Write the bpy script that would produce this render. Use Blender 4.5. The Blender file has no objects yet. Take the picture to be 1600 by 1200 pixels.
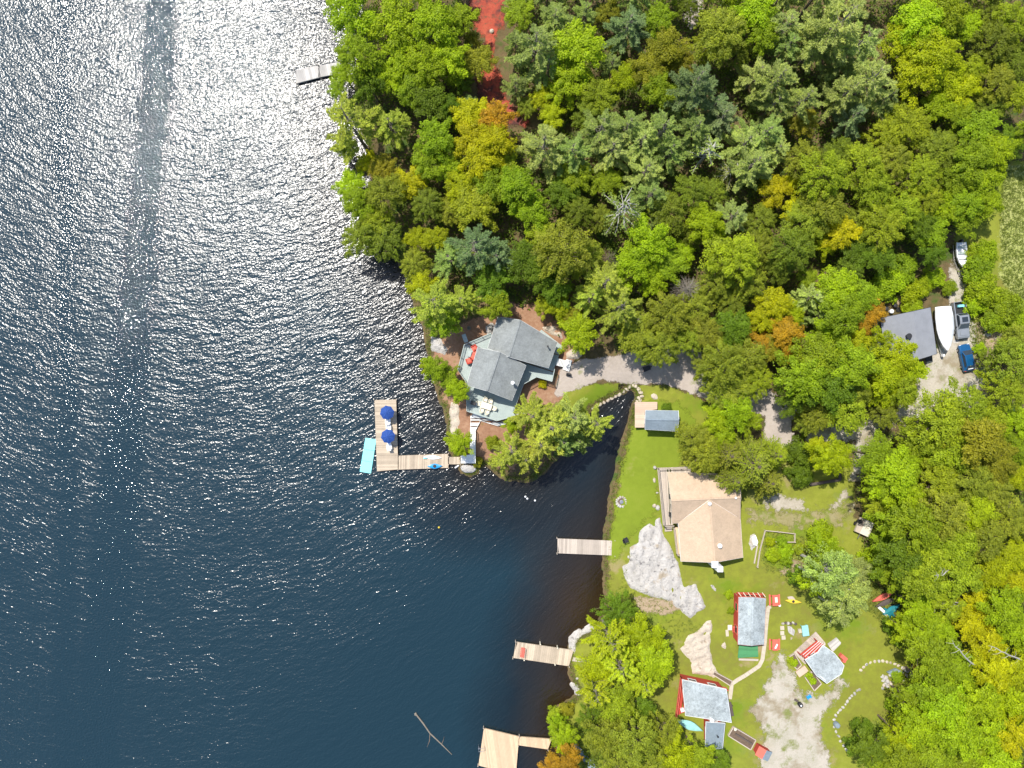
import bpy, math, random
import numpy as np
from mathutils import Vector, Matrix
random.seed(7); rng = np.random.default_rng(7)
SC = bpy.context.scene
COL = SC.collection
R = math.radians
CAMZ = 110.0

# ------------------------------------------------------------------ camera, light, exposure
cam = bpy.data.objects.new('camera', bpy.data.cameras.new('camera')); COL.objects.link(cam)
cam.location = (0, 0, CAMZ); cam.rotation_euler = (0, 0, 0)
cam.data.sensor_width = 36; cam.data.lens = 36 * CAMZ / 160.0
cam.data.clip_start = 1; cam.data.clip_end = 6000
SC.camera = cam
SUN = Vector((-0.30, 0.385, 0.875)).normalized()
W_ = bpy.data.worlds.new('World'); SC.world = W_; W_.use_nodes = True
wn = W_.node_tree; wn.nodes.clear()
sky = wn.nodes.new('ShaderNodeTexSky'); sky.sky_type = 'NISHITA'; sky.sun_disc = False
sky.sun_elevation = math.asin(SUN.z); sky.sun_rotation = math.atan2(SUN.x, SUN.y)
bg = wn.nodes.new('ShaderNodeBackground'); bg.inputs[1].default_value = 0.15
wo = wn.nodes.new('ShaderNodeOutputWorld')
wn.links.new(sky.outputs[0], bg.inputs[0]); wn.links.new(bg.outputs[0], wo.inputs[0])
sl = bpy.data.lights.new('sun', 'SUN'); sl.energy = 4.6; sl.angle = R(0.55); sl.color = (1.0, 0.95, 0.87)
so = bpy.data.objects.new('sun', sl); COL.objects.link(so)
so.rotation_euler = SUN.to_track_quat('Z', 'Y').to_euler(); so.location = (-40, 50, 100)
SC.view_settings.view_transform = 'Standard'; SC.view_settings.look = 'None'
SC.view_settings.exposure = 0.35; SC.view_settings.gamma = 1
SC.render.engine = 'CYCLES'
SC.cycles.use_denoising = True
SC.cycles.max_bounces = 6; SC.cycles.transparent_max_bounces = 12; SC.cycles.sample_clamp_indirect = 6

# ------------------------------------------------------------------ helpers: places
def XY(px, py, z=1.5):
    k = 0.1 * (CAMZ - z) / CAMZ
    return ((px - 800) * k, (600 - py) * k)
def P3(px, py, z): x, y = XY(px, py, z); return Vector((x, y, z))
def sdist(poly, X, Y):
    """signed distance to polygon, positive inside"""
    P = np.array(poly, float); n = len(P)
    d = np.full(X.shape, 1e9); ins = np.zeros(X.shape, bool)
    for i in range(n):
        a = P[i]; b = P[(i + 1) % n]; e = b - a
        t = np.clip(((X - a[0]) * e[0] + (Y - a[1]) * e[1]) / max(e @ e, 1e-9), 0, 1)
        d = np.minimum(d, np.hypot(X - a[0] - t * e[0], Y - a[1] - t * e[1]))
        c = (a[1] > Y) != (b[1] > Y)
        with np.errstate(divide='ignore', invalid='ignore'):
            xi = (b[0] - a[0]) * (Y - a[1]) / (b[1] - a[1]) + a[0]
        ins ^= c & (X < xi)
    return np.where(ins, d, -d)
def wig(poly, step=2.0, amp=0.35, seed=1):
    r = random.Random(seed); out = []
    n = len(poly)
    for i in range(n):
        a, b = poly[i], poly[(i + 1) % n]; L = math.hypot(b[0] - a[0], b[1] - a[1]); k = max(1, min(40, int(L / step)))
        for j in range(k):
            t = j / k; out.append((a[0] + (b[0] - a[0]) * t + r.uniform(-amp, amp) * (j > 0), a[1] + (b[1] - a[1]) * t + r.uniform(-amp, amp) * (j > 0)))
    return out
SHORE = [(560,-3000),(580,-400),(575,-60),(572,20),(575,60),(560,110),(558,150),(566,200),(582,240),(580,300),(592,350),(615,395),(636,430),(648,470),
 (664,508),(668,545),(680,590),(696,640),(702,680),(706,708),(722,736),(736,742),(746,736),(758,722),(790,748),(822,752),(850,738),(880,705),(905,660),(925,636),(955,620),(985,606),
 (991,609),(996,622),(988,640),(983,660),(974,690),(964,740),(952,790),(945,840),(944,880),(948,930),(943,962),(925,985),(893,1003),(887,1028),(893,1058),(906,1082),
 (886,1098),(868,1108),(862,1130),(870,1160),(884,1190),(900,1240),(920,1600),(900,3600),(9000,3600),(9000,-3000)]
SHW = wig([XY(x, y, 0) for x, y in SHORE], 1.6, 0.3, 3)
def hterr(X, Y):
    X = np.asarray(X, float); Y = np.asarray(Y, float)
    d = sdist(SHW, X, Y)
    land = 0.12 + 1.4 * (1 - np.exp(-np.maximum(d, 0) / 2.6)) + 0.12 * np.sin(X * .21 + 1) * np.sin(Y * .17) * np.clip(d / 8, 0, 1)
    lake = 0.12 + 0.33 * np.minimum(d, 0)
    lake = np.maximum(lake, -5)
    return np.where(d > 0, land, lake), d
def hz(x, y): return float(hterr(np.array([x]), np.array([y]))[0][0])
def G(px, py, up=0.0):
    """the point of the ground that the pixel of the photograph shows"""
    z = 1.4
    for _ in range(3):
        x, y = XY(px, py, z); z = hz(x, y)
    x, y = XY(px, py, z)
    return Vector((x, y, z + up))

# ------------------------------------------------------------------ helpers: materials
def lin(c): return tuple(((v / 255) / 12.92 if v / 255 <= 0.04045 else ((v / 255 + 0.055) / 1.055) ** 2.4) for v in c)
class NT:
    def __init__(s, name):
        s.m = bpy.data.materials.new(name); s.m.use_nodes = True; s.t = s.m.node_tree; s.t.nodes.clear()
        s.out = s.n('OutputMaterial')
    def n(s, typ, ins=None, **kw):
        q = s.t.nodes.new('ShaderNode' + typ)
        for k, v in kw.items(): setattr(q, k, v)
        for k, v in (ins or {}).items(): s.put(q.inputs[k], v)
        return q
    def put(s, sock, v):
        if isinstance(v, bpy.types.NodeSocket): s.t.links.new(v, sock)
        elif isinstance(v, bpy.types.Node): s.t.links.new(v.outputs[0], sock)
        else:
            if sock.type == 'RGBA' and len(v) == 3: v = (*v, 1)
            sock.default_value = v
    def math(s, op, a, b=0.0, c=0.0, clamp=False):
        q = s.n('Math', operation=op, use_clamp=clamp); s.put(q.inputs[0], a); s.put(q.inputs[1], b); s.put(q.inputs[2], c); return q.outputs[0]
    def noise(s, scale, detail=3, rough=.55, vec=None, dist=0):
        q = s.n('TexNoise', {'Scale': scale, 'Detail': detail, 'Roughness': rough, 'Distortion': dist})
        s.put(q.inputs['Vector'], vec if vec is not None else s.pos()); return q.outputs['Fac']
    def pos(s):
        if not hasattr(s, '_p'): s._p = s.n('NewGeometry').outputs['Position']
        return s._p
    def obj(s):
        return s.n('TexCoord').outputs['Object']
    def ramp(s, f, stops):
        q = s.n('ValToRGB'); s.put(q.inputs[0], f); e = q.color_ramp.elements
        while len(e) < len(stops): e.new(0.5)
        for i, (p, c) in enumerate(stops): e[i].position = p; e[i].color = (*c, 1)
        return q.outputs[0]
    def mix(s, f, a, b, mode='MIX'):
        q = s.n('Mix', data_type='RGBA', blend_type=mode); s.put(q.inputs[0], f); s.put(q.inputs[6], a); s.put(q.inputs[7], b); return q.outputs[2]
    def bump(s, h, dist=.05, strength=1.0, normal=None):
        q = s.n('Bump', {'Strength': strength, 'Distance': dist, 'Height': h})
        if normal is not None: s.put(q.inputs['Normal'], normal)
        return q.outputs[0]
    def bsdf(s, color, rough=.8, normal=None, metal=0, spec=.3, **kw):
        q = s.n('BsdfPrincipled', {'Base Color': color, 'Roughness': rough, 'Metallic': metal, 'Specular IOR Level': spec})
        if normal is not None: s.put(q.inputs['Normal'], normal)
        for k, v in kw.items(): s.put(q.inputs[k], v)
        return q.outputs[0]
    def done(s, sh): s.t.links.new(sh, s.out.inputs[0]); return s.m
    def attr(s, name): return s.n('Attribute', attribute_name=name).outputs['Fac']

def simple(name, rgb, rough=.6, var=.15, scale=3.0, metal=0, spec=.35, bumpd=0.0):
    t = NT(name); c = lin(rgb) if max(rgb) > 1.0 else rgb
    n = t.noise(scale, 4); n2 = t.noise(scale * 9, 2)
    f = t.math('ADD', t.math('MULTIPLY', n, .65), t.math('MULTIPLY', n2, .35))
    lo = tuple(v * (1 - var) for v in c); hi = tuple(min(v * (1 + var), .95) for v in c)
    col = t.ramp(f, [(.32, lo), (.68, hi)])
    nm = t.bump(n2, bumpd) if bumpd else None
    return t.done(t.bsdf(col, rough, nm, metal, spec))
def ground_mat(name, stops, scales=(.25, 2.2, 14), edge=0.0, tint=None, fine=.35, bd=.06, patch=None):
    """stops: colours low..high; edge: width of the ragged, see-through border of a sheet; patch: (colour, scale, threshold)"""
    t = NT(name)
    a = t.noise(scales[0], 5, .6); b = t.noise(scales[1], 4, .6); c = t.noise(scales[2], 2)
    f = t.math('ADD', t.math('MULTIPLY', a, .45), t.math('ADD', t.math('MULTIPLY', b, .55 - fine * .5), t.math('MULTIPLY', c, fine * .5)))
    col = t.ramp(f, [(.30 + .4 * i / (len(stops) - 1), s) for i, s in enumerate(stops)])
    if patch:
        for pc, ps, th in patch:
            m = t.math('MULTIPLY', t.math('SUBTRACT', t.noise(ps, 5, .65), th), 9, clamp=True)
            col = t.mix(m, col, pc)
    sh = t.bsdf(col, .92, t.bump(t.math('ADD', c, b), bd), spec=.15)
    if edge:
        d = t.attr('d')
        e = t.math('ADD', t.math('DIVIDE', d, edge), t.math('ADD', t.math('MULTIPLY', t.math('SUBTRACT', t.noise(.9, 5, .7), .5), 4.2), t.math('MULTIPLY', t.math('SUBTRACT', c, .5), 1.6)))
        e = t.math('MULTIPLY', e, 2.0, clamp=True)
        q = t.n('MixShader'); t.put(q.inputs[0], e); t.put(q.inputs[1], t.n('BsdfTransparent')); t.put(q.inputs[2], sh); sh = q.outputs[0]
    return t.done(sh)

def leaf_mat(name, trans=.32, rough=.55, var=.5):
    t = NT(name)
    oc = t.n('ObjectInfo').outputs['Color']
    v = t.attr('v')
    f = t.math('ADD', 1 - var / 2, t.math('MULTIPLY', v, var))
    col = t.mix(1.0, oc, t.n('CombineColor', {0: f, 1: f, 2: f}).outputs[0], 'MULTIPLY')
    yl = t.mix(1.0, col, (1.32, 1.22, .8), 'MULTIPLY')
    col = t.mix(t.math('MULTIPLY', t.noise(.45, 3), t.math('GREATER_THAN', v, .55)), col, yl)
    d = t.bsdf(col, rough, spec=.25)
    tr = t.n('BsdfTranslucent', {'Color': t.mix(1.0, col, (1.2, 1.25, .6), 'MULTIPLY')})
    q = t.n('MixShader', {0: trans}); t.put(q.inputs[1], d); t.put(q.inputs[2], tr)
    return t.done(q.outputs[0])

M = {}
M['leaf'] = leaf_mat('leaf', .42); M['needle'] = leaf_mat('needle', .3, .6, .6)
M['bark'] = simple('bark', (.16, .12, .09), .9, .3, 2, bumpd=.03)
M['grey_bark'] = simple('grey_bark', (.22, .19, .15), .9, .25, 2)
M['pale_bark'] = simple('pale_bark', (.42, .40, .35), .9, .15, 2)
def shingle(name, rgb, var=.28, streak=.2):
    t = NT(name); c = np.array(rgb)
    p = t.n('Mapping', {'Scale': (1, 1, 1)}); t.put(p.inputs['Vector'], t.pos())
    n1 = t.noise(2.6, 3, .75); n2 = t.noise(.6, 4, .6); n3 = t.noise(7, 1)
    f = t.math('ADD', t.math('MULTIPLY', n1, .42), t.math('ADD', t.math('MULTIPLY', n2, .38), t.math('MULTIPLY', n3, .2)))
    col = t.ramp(f, [(.34, tuple(c * (1 - var))), (.5, tuple(c)), (.66, tuple(np.minimum(c * (1 + var), .9)))])
    return t.done(t.bsdf(col, .9, t.bump(t.math('ADD', n1, n3), .05), spec=.2))
M['roof_grey'] = shingle('roof_grey', (.235, .25, .245)); M['roof_blue'] = shingle('roof_blue', (.22, .27, .31), .18)
M['roof_tan'] = shingle('roof_tan', (.50, .375, .262), .16); M['roof_pale'] = shingle('roof_pale', (.335, .375, .385), .48)
M['roof_membrane'] = simple('roof_membrane', (.22, .23, .25), .75, .12, .8)
M['deck_grey'] = simple('deck_grey', (.36, .42, .40), .7, .1, 1.5)
def wood(name, rgb, var=.32, scale=1.2):
    t = NT(name); c = np.array(rgb)
    n = t.noise(scale, 4); w = t.noise(22, 2); isl = t.n('NewGeometry').outputs['Random Per Island']
    f = t.math('ADD', t.math('MULTIPLY', n, .35), t.math('ADD', t.math('MULTIPLY', w, .25), t.math('MULTIPLY', isl, .4)))
    col = t.ramp(f, [(.2, tuple(c * (1 - var))), (.8, tuple(np.minimum(c * (1 + var), .9)))])
    return t.done(t.bsdf(col, .8, t.bump(w, .01), spec=.25))
M['wood_dock'] = wood('wood_dock', (.47, .385, .285)); M['wood_grey'] = wood('wood_grey', (.46, .44, .41))
M['wood_new'] = wood('wood_new', (.58, .43, .28), .18); M['wood_pink'] = wood('wood_pink', (.57, .42, .32), .16)
M['wood_weather'] = wood('wood_weather', (.45, .385, .32), .28); M['wood_dark'] = wood('wood_dark', (.10, .08, .07))
M['wood_white'] = wood('wood_white', (.80, .80, .78), .05)
M['green_paint'] = wood('green_paint', (.07, .24, .10), .2); M['red_paint'] = wood('red_paint', (.42, .06, .04), .15)
M['red_light'] = wood('red_light', (.62, .14, .10), .15)
M['siding_grey'] = simple('siding_grey', (.38, .42, .42), .7, .08); M['siding_cream'] = simple('siding_cream', (.62, .56, .46), .7, .08)
M['trim_white'] = simple('trim_white', (.78, .78, .76), .5, .04); M['dark'] = simple('dark_plastic', (.03, .03, .032), .5, .2)
M['glass'] = simple('window_glass', (.03, .04, .05), .08, .1, spec=.6)
M['white'] = simple('white_plastic', (.80, .81, .82), .4, .03); M['cream'] = simple('cream_plastic', (.72, .66, .52), .5, .06)
M['blue_fabric'] = simple('blue_fabric', (.02, .065, .26), .8, .2, 4); M['aqua'] = simple('aqua_foam', (.26, .72, .74), .55, .08, .6)
M['kayak_blue'] = simple('kayak_blue', (.02, .28, .60), .3, .05); M['teal'] = simple('teal_paint', (.02, .20, .24), .5, .2, 2)
M['yellow'] = simple('yellow_plastic', (.70, .50, .05), .4, .06); M['aqua_paint'] = simple('aqua_paint', (.28, .55, .52), .6, .15)
M['rock'] = ground_mat('rock', [(.27,.25,.23), (.50,.47,.43), (.62,.59,.55), (.70,.67,.63)], (.5, 3, 9), bd=.2, patch=[((.20,.19,.18), 1.5, .56), ((.42,.35,.26), .5, .56)])
M['rock_warm'] = ground_mat('rock_warm', [(.42,.35,.27), (.58,.50,.40), (.68,.60,.48)], (.5, 3, 9), bd=.15, patch=[((.36,.28,.20), 1.2, .57)])
M['slab'] = simple('paving', (.50, .44, .34), .9, .12, 2)
M['metal'] = simple('metal', (.45, .46, .48), .35, .08, metal=.8)
def carpaint(name, rgb, rough=.25, metal=.3):
    t = NT(name); n = t.noise(1.5, 2)
    c = np.array(rgb); col = t.ramp(n, [(.3, tuple(c * .95)), (.7, tuple(c * 1.05))])
    return t.done(t.bsdf(col, rough, None, metal, .5, **{'Coat Weight': .6, 'Coat Roughness': .06}))
M['paint_silver'] = carpaint('paint_silver', (.30, .32, .34)); M['paint_blue'] = carpaint('paint_blue', (.01, .10, .26))
M['rubber'] = simple('rubber', (.02, .02, .02), .9, .2)
M['soil'] = simple('soil', (.14, .10, .07), .95, .3, 3)

# ------------------------------------------------------------------ helpers: meshes and objects
class MB:
    def __init__(s): s.v = []; s.f = []
    def poly(s, pts): b = len(s.v); s.v += [tuple(p) for p in pts]; s.f.append(tuple(range(b, b + len(pts)))); return s
    def prism(s, pts, t, down=None):
        """pts: top ring (any z each); walls go down by t"""
        n = len(pts); b = len(s.v)
        a = sum(pts[i][0] * pts[(i + 1) % n][1] - pts[(i + 1) % n][0] * pts[i][1] for i in range(n))
        if a < 0: pts = list(pts)[::-1]
        s.v += [tuple(p) for p in pts] + [(p[0], p[1], (p[2] - t) if down is None else down) for p in pts]
        s.f.append(tuple(range(b, b + n))); s.f.append(tuple(range(b + 2 * n - 1, b + n - 1, -1)))
        for i in range(n): j = (i + 1) % n; s.f.append((b + i, b + n + i, b + n + j, b + j))
        return s
    def box(s, c, d, rz=0, m=None):
        x, y, z = d[0] / 2, d[1] / 2, d[2] / 2; b = len(s.v); ca, sa = math.cos(rz), math.sin(rz)
        for sx, sy, sz in ((-1,-1,-1),(1,-1,-1),(1,1,-1),(-1,1,-1),(-1,-1,1),(1,-1,1),(1,1,1),(-1,1,1)):
            px, py, pz = sx * x, sy * y, sz * z
            if m is not None: q = m @ Vector((px, py, pz)); px, py, pz = q
            s.v.append((c[0] + px * ca - py * sa, c[1] + px * sa + py * ca, c[2] + pz))
        for f in ((0,3,2,1),(4,5,6,7),(0,1,5,4),(1,2,6,5),(2,3,7,6),(3,0,4,7)): s.f.append(tuple(b + i for i in f))
        return s
    def bar(s, a, b, w, h=None):
        a, b = Vector(a), Vector(b); h = h or w; d = b - a
        if d.length < 1e-6: return s
        q = d.to_track_quat('Y', 'Z').to_matrix(); c = (a + b) / 2
        return s.box(c, (w, d.length, h), 0, q)
    def tube(s, pts, rad, n=6, cap=True):
        pts = [Vector(p) for p in pts]; b = len(s.v); k = len(pts)
        if not isinstance(rad, (list, tuple)): rad = [rad] * k
        for i, p in enumerate(pts):
            d = (pts[min(i + 1, k - 1)] - pts[max(i - 1, 0)])
            q = (d if d.length > 1e-6 else Vector((0, 0, 1))).to_track_quat('Z', 'Y').to_matrix()
            for j in range(n):
                a = 2 * math.pi * j / n; s.v.append(tuple(p + q @ Vector((math.cos(a) * rad[i], math.sin(a) * rad[i], 0))))
        for i in range(k - 1):
            for j in range(n): l = (j + 1) % n; s.f.append((b + i * n + j, b + i * n + l, b + (i + 1) * n + l, b + (i + 1) * n + j))
        if cap: s.f.append(tuple(b + j for j in range(n - 1, -1, -1))); s.f.append(tuple(b + (k - 1) * n + j for j in range(n)))
        return s
    def lathe(s, c, prof, n=16):
        b = len(s.v)
        for r_, z in prof:
            for j in range(n): a = 2 * math.pi * j / n; s.v.append((c[0] + math.cos(a) * r_, c[1] + math.sin(a) * r_, c[2] + z))
        for i in range(len(prof) - 1):
            for j in range(n): l = (j + 1) % n; s.f.append((b + i * n + j, b + i * n + l, b + (i + 1) * n + l, b + (i + 1) * n + j))
        s.f.append(tuple(b + j for j in range(n - 1, -1, -1))); k = len(prof) - 1; s.f.append(tuple(b + k * n + j for j in range(n)))
        return s
    def loft(s, secs, closed=True):
        """secs: list of rings (same count)"""
        b = len(s.v); n = len(secs[0])
        for r_ in secs: s.v += [tuple(p) for p in r_]
        for i in range(len(secs) - 1):
            for j in range(n if closed else n - 1):
                l = (j + 1) % n; s.f.append((b + i * n + j, b + i * n + l, b + (i + 1) * n + l, b + (i + 1) * n + j))
        if closed: s.f.append(tuple(b + j for j in range(n - 1, -1, -1))); k = len(secs) - 1; s.f.append(tuple(b + k * n + j for j in range(n)))
        return s
ORG = {}
def tag(o, label=None, cat=None, group=None, kind=None):
    if label: o['label'] = label
    if cat: o['category'] = cat
    if group: o['group'] = group
    if kind: o['kind'] = kind
    return o
def link(name, me, mat, parent=None, shade=False):
    o = bpy.data.objects.new(name, me); COL.objects.link(o)
    if mat is not None and not me.materials: me.materials.append(M[mat] if isinstance(mat, str) else mat)
    if parent is not None: o.parent = parent
    if shade: me.polygons.foreach_set('use_smooth', [True] * len(me.polygons))
    return o
def obj(name, mb, mat, parent=None, local=False, shade=False, kind=None):
    """one mesh object; mb is in world coordinates unless local"""
    off = Vector((0, 0, 0))
    if parent is not None and not local: off = ORG[parent.name]
    v = mb.v if off.length == 0 else [(a - off.x, b - off.y, c - off.z) for a, b, c in mb.v]
    me = bpy.data.meshes.new(name); me.from_pydata(v, [], mb.f); me.update()
    o = link(name, me, mat, parent, shade); ORG[o.name] = off if parent is not None else Vector((0, 0, 0))
    if parent is None and not local and mb.v:  # origin at the base of the thing
        a = np.array(mb.v); c = Vector(((a[:, 0].min() + a[:, 0].max()) / 2, (a[:, 1].min() + a[:, 1].max()) / 2, a[:, 2].min()))
        me.transform(Matrix.Translation(-c)); o.location = c; ORG[o.name] = c
    if kind: o['kind'] = kind
    return o
def thing(name, loc, label, cat, group=None, rz=0, kind=None):
    o = bpy.data.objects.new(name, None); COL.objects.link(o); o.location = loc; o.rotation_euler = (0, 0, rz)
    o.empty_display_size = .3
    ORG[o.name] = Vector(loc); return tag(o, label, cat, group, kind)
def copy_tree(o, parent=None):
    c = o.copy(); COL.objects.link(c); c.parent = parent
    for ch in list(KIDS(o)): copy_tree(ch, c)
    return c
def KIDS(o): return [k for k in COL.objects if k.parent == o]
def head(dx, dy): return math.atan2(-dx, dy)
def npmesh(name, V, F, v=None, smooth=False):
    """V (n,3), F (m,4) or (m,3)"""
    me = bpy.data.meshes.new(name); k = F.shape[1]
    me.vertices.add(len(V)); me.vertices.foreach_set('co', np.ascontiguousarray(V, dtype=np.float32).ravel())
    me.loops.add(F.size); me.loops.foreach_set('vertex_index', np.ascontiguousarray(F, dtype=np.int32).ravel())
    me.polygons.add(len(F)); me.polygons.foreach_set('loop_start', np.arange(0, F.size, k, dtype=np.int32))
    if smooth: me.polygons.foreach_set('use_smooth', np.ones(len(F), dtype=bool))
    me.update(calc_edges=True)
    if v is not None:
        for nm, arr in v.items():
            a = me.attributes.new(nm, 'FLOAT', 'POINT'); a.data.foreach_set('value', np.ascontiguousarray(arr, dtype=np.float32))
    return me

# ------------------------------------------------------------------ ground, lake, sheets
def axis(lo, hi, step, far):
    a = list(np.arange(lo, hi + 1e-6, step)); s = step
    x = a[-1]
    while x < far: s *= 1.45; x += s; a.append(x)
    x = a[0]; s = step
    while x > -far: s *= 1.45; x -= s; a.insert(0, x)
    return np.array(a)
GX = axis(-90, 90, .5, 2500); GY = axis(-68, 68, .5, 2500)
XX, YY = np.meshgrid(GX, GY)
HH, DD = hterr(XX, YY)
NXG = len(GX)
def grid_faces(mask):
    ii, jj = np.nonzero(mask[:-1, :-1] | mask[1:, :-1] | mask[:-1, 1:] | mask[1:, 1:])
    a = ii * NXG + jj
    F = np.stack([a, a + 1, a + 1 + NXG, a + NXG], 1)
    used, inv = np.unique(F.ravel(), return_inverse=True)
    return used, inv.reshape(-1, 4)
def sheet(name, mask, z, d, mat, label=None):
    used, F = grid_faces(mask)
    V = np.stack([XX.ravel()[used], YY.ravel()[used], z.ravel()[used]], 1)
    me = npmesh(name, V, F, {'d': d.ravel()[used]}, True)
    o = link(name, me, mat); ORG[o.name] = Vector((0, 0, 0)); o['kind'] = 'structure'
    if label: o['label'] = label
    return o
jit = (rng.random(XX.shape) - .5) * .10 * (np.abs(XX) < 90) * (np.abs(YY) < 68)
HJ = HH + np.where(DD > .5, jit * .6, jit)
M['forest_floor'] = ground_mat('forest_floor', [(.05, .045, .02), (.10, .08, .035), (.17, .12, .06), (.11, .14, .03)], (.2, 1.4, 9), bd=.1, patch=[((.06, .10, .02), .35, .52)])
sheet('ground', np.ones(XX.shape, bool), HJ, DD, M['forest_floor'], 'brown forest floor and lake bed')
# lake
t = NT('lake_water')
sx = t.n('SeparateXYZ'); t.put(sx.inputs[0], t.pos()); X, Y = sx.outputs[0], sx.outputs[1]
dx = t.math('ADD', X, 50.0)
vv = t.math('SUBTRACT', Y, t.math('DIVIDE', t.math('MULTIPLY', dx, dx), 124.0))
vv = t.math('ADD', vv, t.math('MULTIPLY', t.math('SUBTRACT', t.noise(.09, 2), .5), 5.0))
def cxyz(a, b): q = t.n('CombineXYZ'); t.put(q.inputs[0], a); t.put(q.inputs[1], b); return q.outputs[0]
c1 = cxyz(t.math('MULTIPLY', X, .34), t.math('MULTIPLY', vv, 1.0)); c2 = cxyz(t.math('MULTIPLY', X, .75), vv)
n1 = t.noise(1.05, 2, .5, c1); n2 = t.noise(2.3, 2, .55, c2); n3 = t.noise(3.3, 1, .6)
lane = t.math('ABSOLUTE', t.math('ADD', t.math('ADD', X, 54.6), t.math('ADD', t.math('MULTIPLY', t.math('SUBTRACT', 60.0, Y), .088), t.math('MULTIPLY', t.math('SUBTRACT', t.noise(.12, 3), .5), 3.0))))
lanem = t.n('MapRange', {0: lane, 1: 1.9, 2: 3.9, 3: 1.0, 4: 0.0}).outputs[0]
lane2 = t.math('ABSOLUTE', t.math('ADD', t.math('ADD', X, 69.5), t.math('MULTIPLY', t.math('SUBTRACT', t.noise(.12, 3), .5), 5.0)))
lanem2 = t.math('MULTIPLY', t.n('MapRange', {0: lane2, 1: .6, 2: 2.2, 3: 1.0, 4: 0.0}).outputs[0], .55)
calm = t.math('MAXIMUM', lanem, lanem2)
bx = t.math('ADD', t.math('MULTIPLY', X, .80), t.math('MULTIPLY', Y, -.55))
bay = t.n('MapRange', {0: t.math('ADD', bx, t.math('MULTIPLY', t.noise(.1, 2), 6.0)), 1: -4.0, 2: 20.0, 3: 0.0, 4: 1.0}, interpolation_type='SMOOTHSTEP').outputs[0]
bay = t.math('MULTIPLY', bay, t.n('MapRange', {0: Y, 1: -3.0, 2: -14.0, 3: .15, 4: 1.0}).outputs[0])
inlet = t.n('MapRange', {0: t.math('ADD', X, t.math('MULTIPLY', Y, .25)), 1: -1.0, 2: 8.0, 3: 0.0, 4: 1.0}, interpolation_type='SMOOTHSTEP').outputs[0]
inlet = t.math('MULTIPLY', inlet, t.n('MapRange', {0: Y, 1: 0.0, 2: -50.0, 3: 1.0, 4: .3}).outputs[0])
bay = t.math('MINIMUM', t.math('ADD', bay, t.math('MULTIPLY', inlet, .7)), 1.45)
gust = t.n('MapRange', {0: t.noise(.055, 4, .6), 1: .3, 2: .7, 3: .8, 4: 1.2}).outputs[0]
WA1, WA2, WA3 = .155, .085, .060
bayf = t.math('SUBTRACT', 1.0, t.math('MULTIPLY', bay, .42))
a12 = t.math('MULTIPLY', t.math('MULTIPLY', gust, bayf), t.math('SUBTRACT', 1.0, t.math('MULTIPLY', calm, .8)))
a3 = t.math('MULTIPLY', t.math('SUBTRACT', 1.0, t.math('MULTIPLY', bay, .35)), t.math('ADD', 1.0, t.math('MULTIPLY', calm, 1.05)))
h = t.math('ADD', t.math('MULTIPLY', a12, t.math('ADD', t.math('MULTIPLY', t.math('SUBTRACT', n1, .5), WA1), t.math('MULTIPLY', t.math('SUBTRACT', n2, .5), WA2))), t.math('MULTIPLY', a3, t.math('MULTIPLY', t.math('SUBTRACT', n3, .5), WA3)))
nrm = t.bump(h, 1.0)
dp = t.attr('d')   # metres from the shore, negative on the lake
deep = t.n('MapRange', {0: t.math('ADD', dp, t.math('MULTIPLY', t.math('SUBTRACT', t.noise(.4, 4), .5), 2.5)), 1: -1.0, 2: -15.0, 3: 0.0, 4: 1.0}).outputs[0]
wc = t.ramp(deep, [(0.0, (.012, .014, .014)), (.4, (.007, .014, .019)), (1.0, (.009, .028, .040))])
brown = t.math('MULTIPLY', t.n('MapRange', {0: t.math('ADD', X, t.math('MULTIPLY', t.noise(.15, 3), 6.0)), 1: 2.0, 2: 13.0, 3: 0.0, 4: 1.0}).outputs[0], t.n('MapRange', {0: Y, 1: -14.0, 2: -34.0, 3: 0.0, 4: 1.0}).outputs[0])
wc = t.mix(t.math('MULTIPLY', brown, .85), wc, (.032, .019, .008))
wr = t.math('SUBTRACT', .215, t.math('MULTIPLY', t.math('MINIMUM', t.math('MAXIMUM', calm, t.math('MULTIPLY', bay, .7)), 1.0), .15))
wsh = t.bsdf(wc, wr, nrm, spec=1.0, IOR=1.333)
clear = t.n('MapRange', {0: dp, 1: -.1, 2: -3.0, 3: .35, 4: 0.0}).outputs[0]
q = t.n('MixShader'); t.put(q.inputs[0], clear); t.put(q.inputs[1], wsh); t.put(q.inputs[2], t.n('BsdfTransparent', {'Color': (.62, .45, .25)})); t.done(q.outputs[0])
sheet('lake', DD < 1.0, np.zeros(XX.shape), DD, t.m, 'wind rippled lake water glittering in the sun')

def zone(name, poly, rank, mat, label, closed_in=None):
    w = [XY(x, y, 1.5) for x, y in poly]
    d = sdist(w, XX, YY)
    z = HJ + .018 * rank
    return sheet(name, (d > -1.2) & (DD > .05), z, np.minimum(np.minimum(d, 4), DD - .45), mat, label)
def grass(name, e, dry=.5): return ground_mat(name, [(.20,.165,.045), (.185,.195,.030), (.225,.25,.030), (.28,.275,.055)], (.16, 1.0, 10), edge=e, bd=.05, patch=[((.32,.24,.13), .22, .57), ((.15,.215,.016), .11, .54)])
M['grass'] = grass('grass', .5)
M['grass_lush'] = ground_mat('grass_lush', [(.145,.185,.018), (.175,.23,.020), (.21,.25,.030)], (.2, 1.2, 10), edge=.8, bd=.05, patch=[((.24, .24, .06), .3, .62)])
M['gravel'] = ground_mat('gravel', [(.33, .28, .23), (.44, .38, .33), (.52, .46, .41)], (.3, 2.5, 16), edge=.35, fine=.6, patch=[((.24, .25, .10), .3, .60)])
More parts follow.
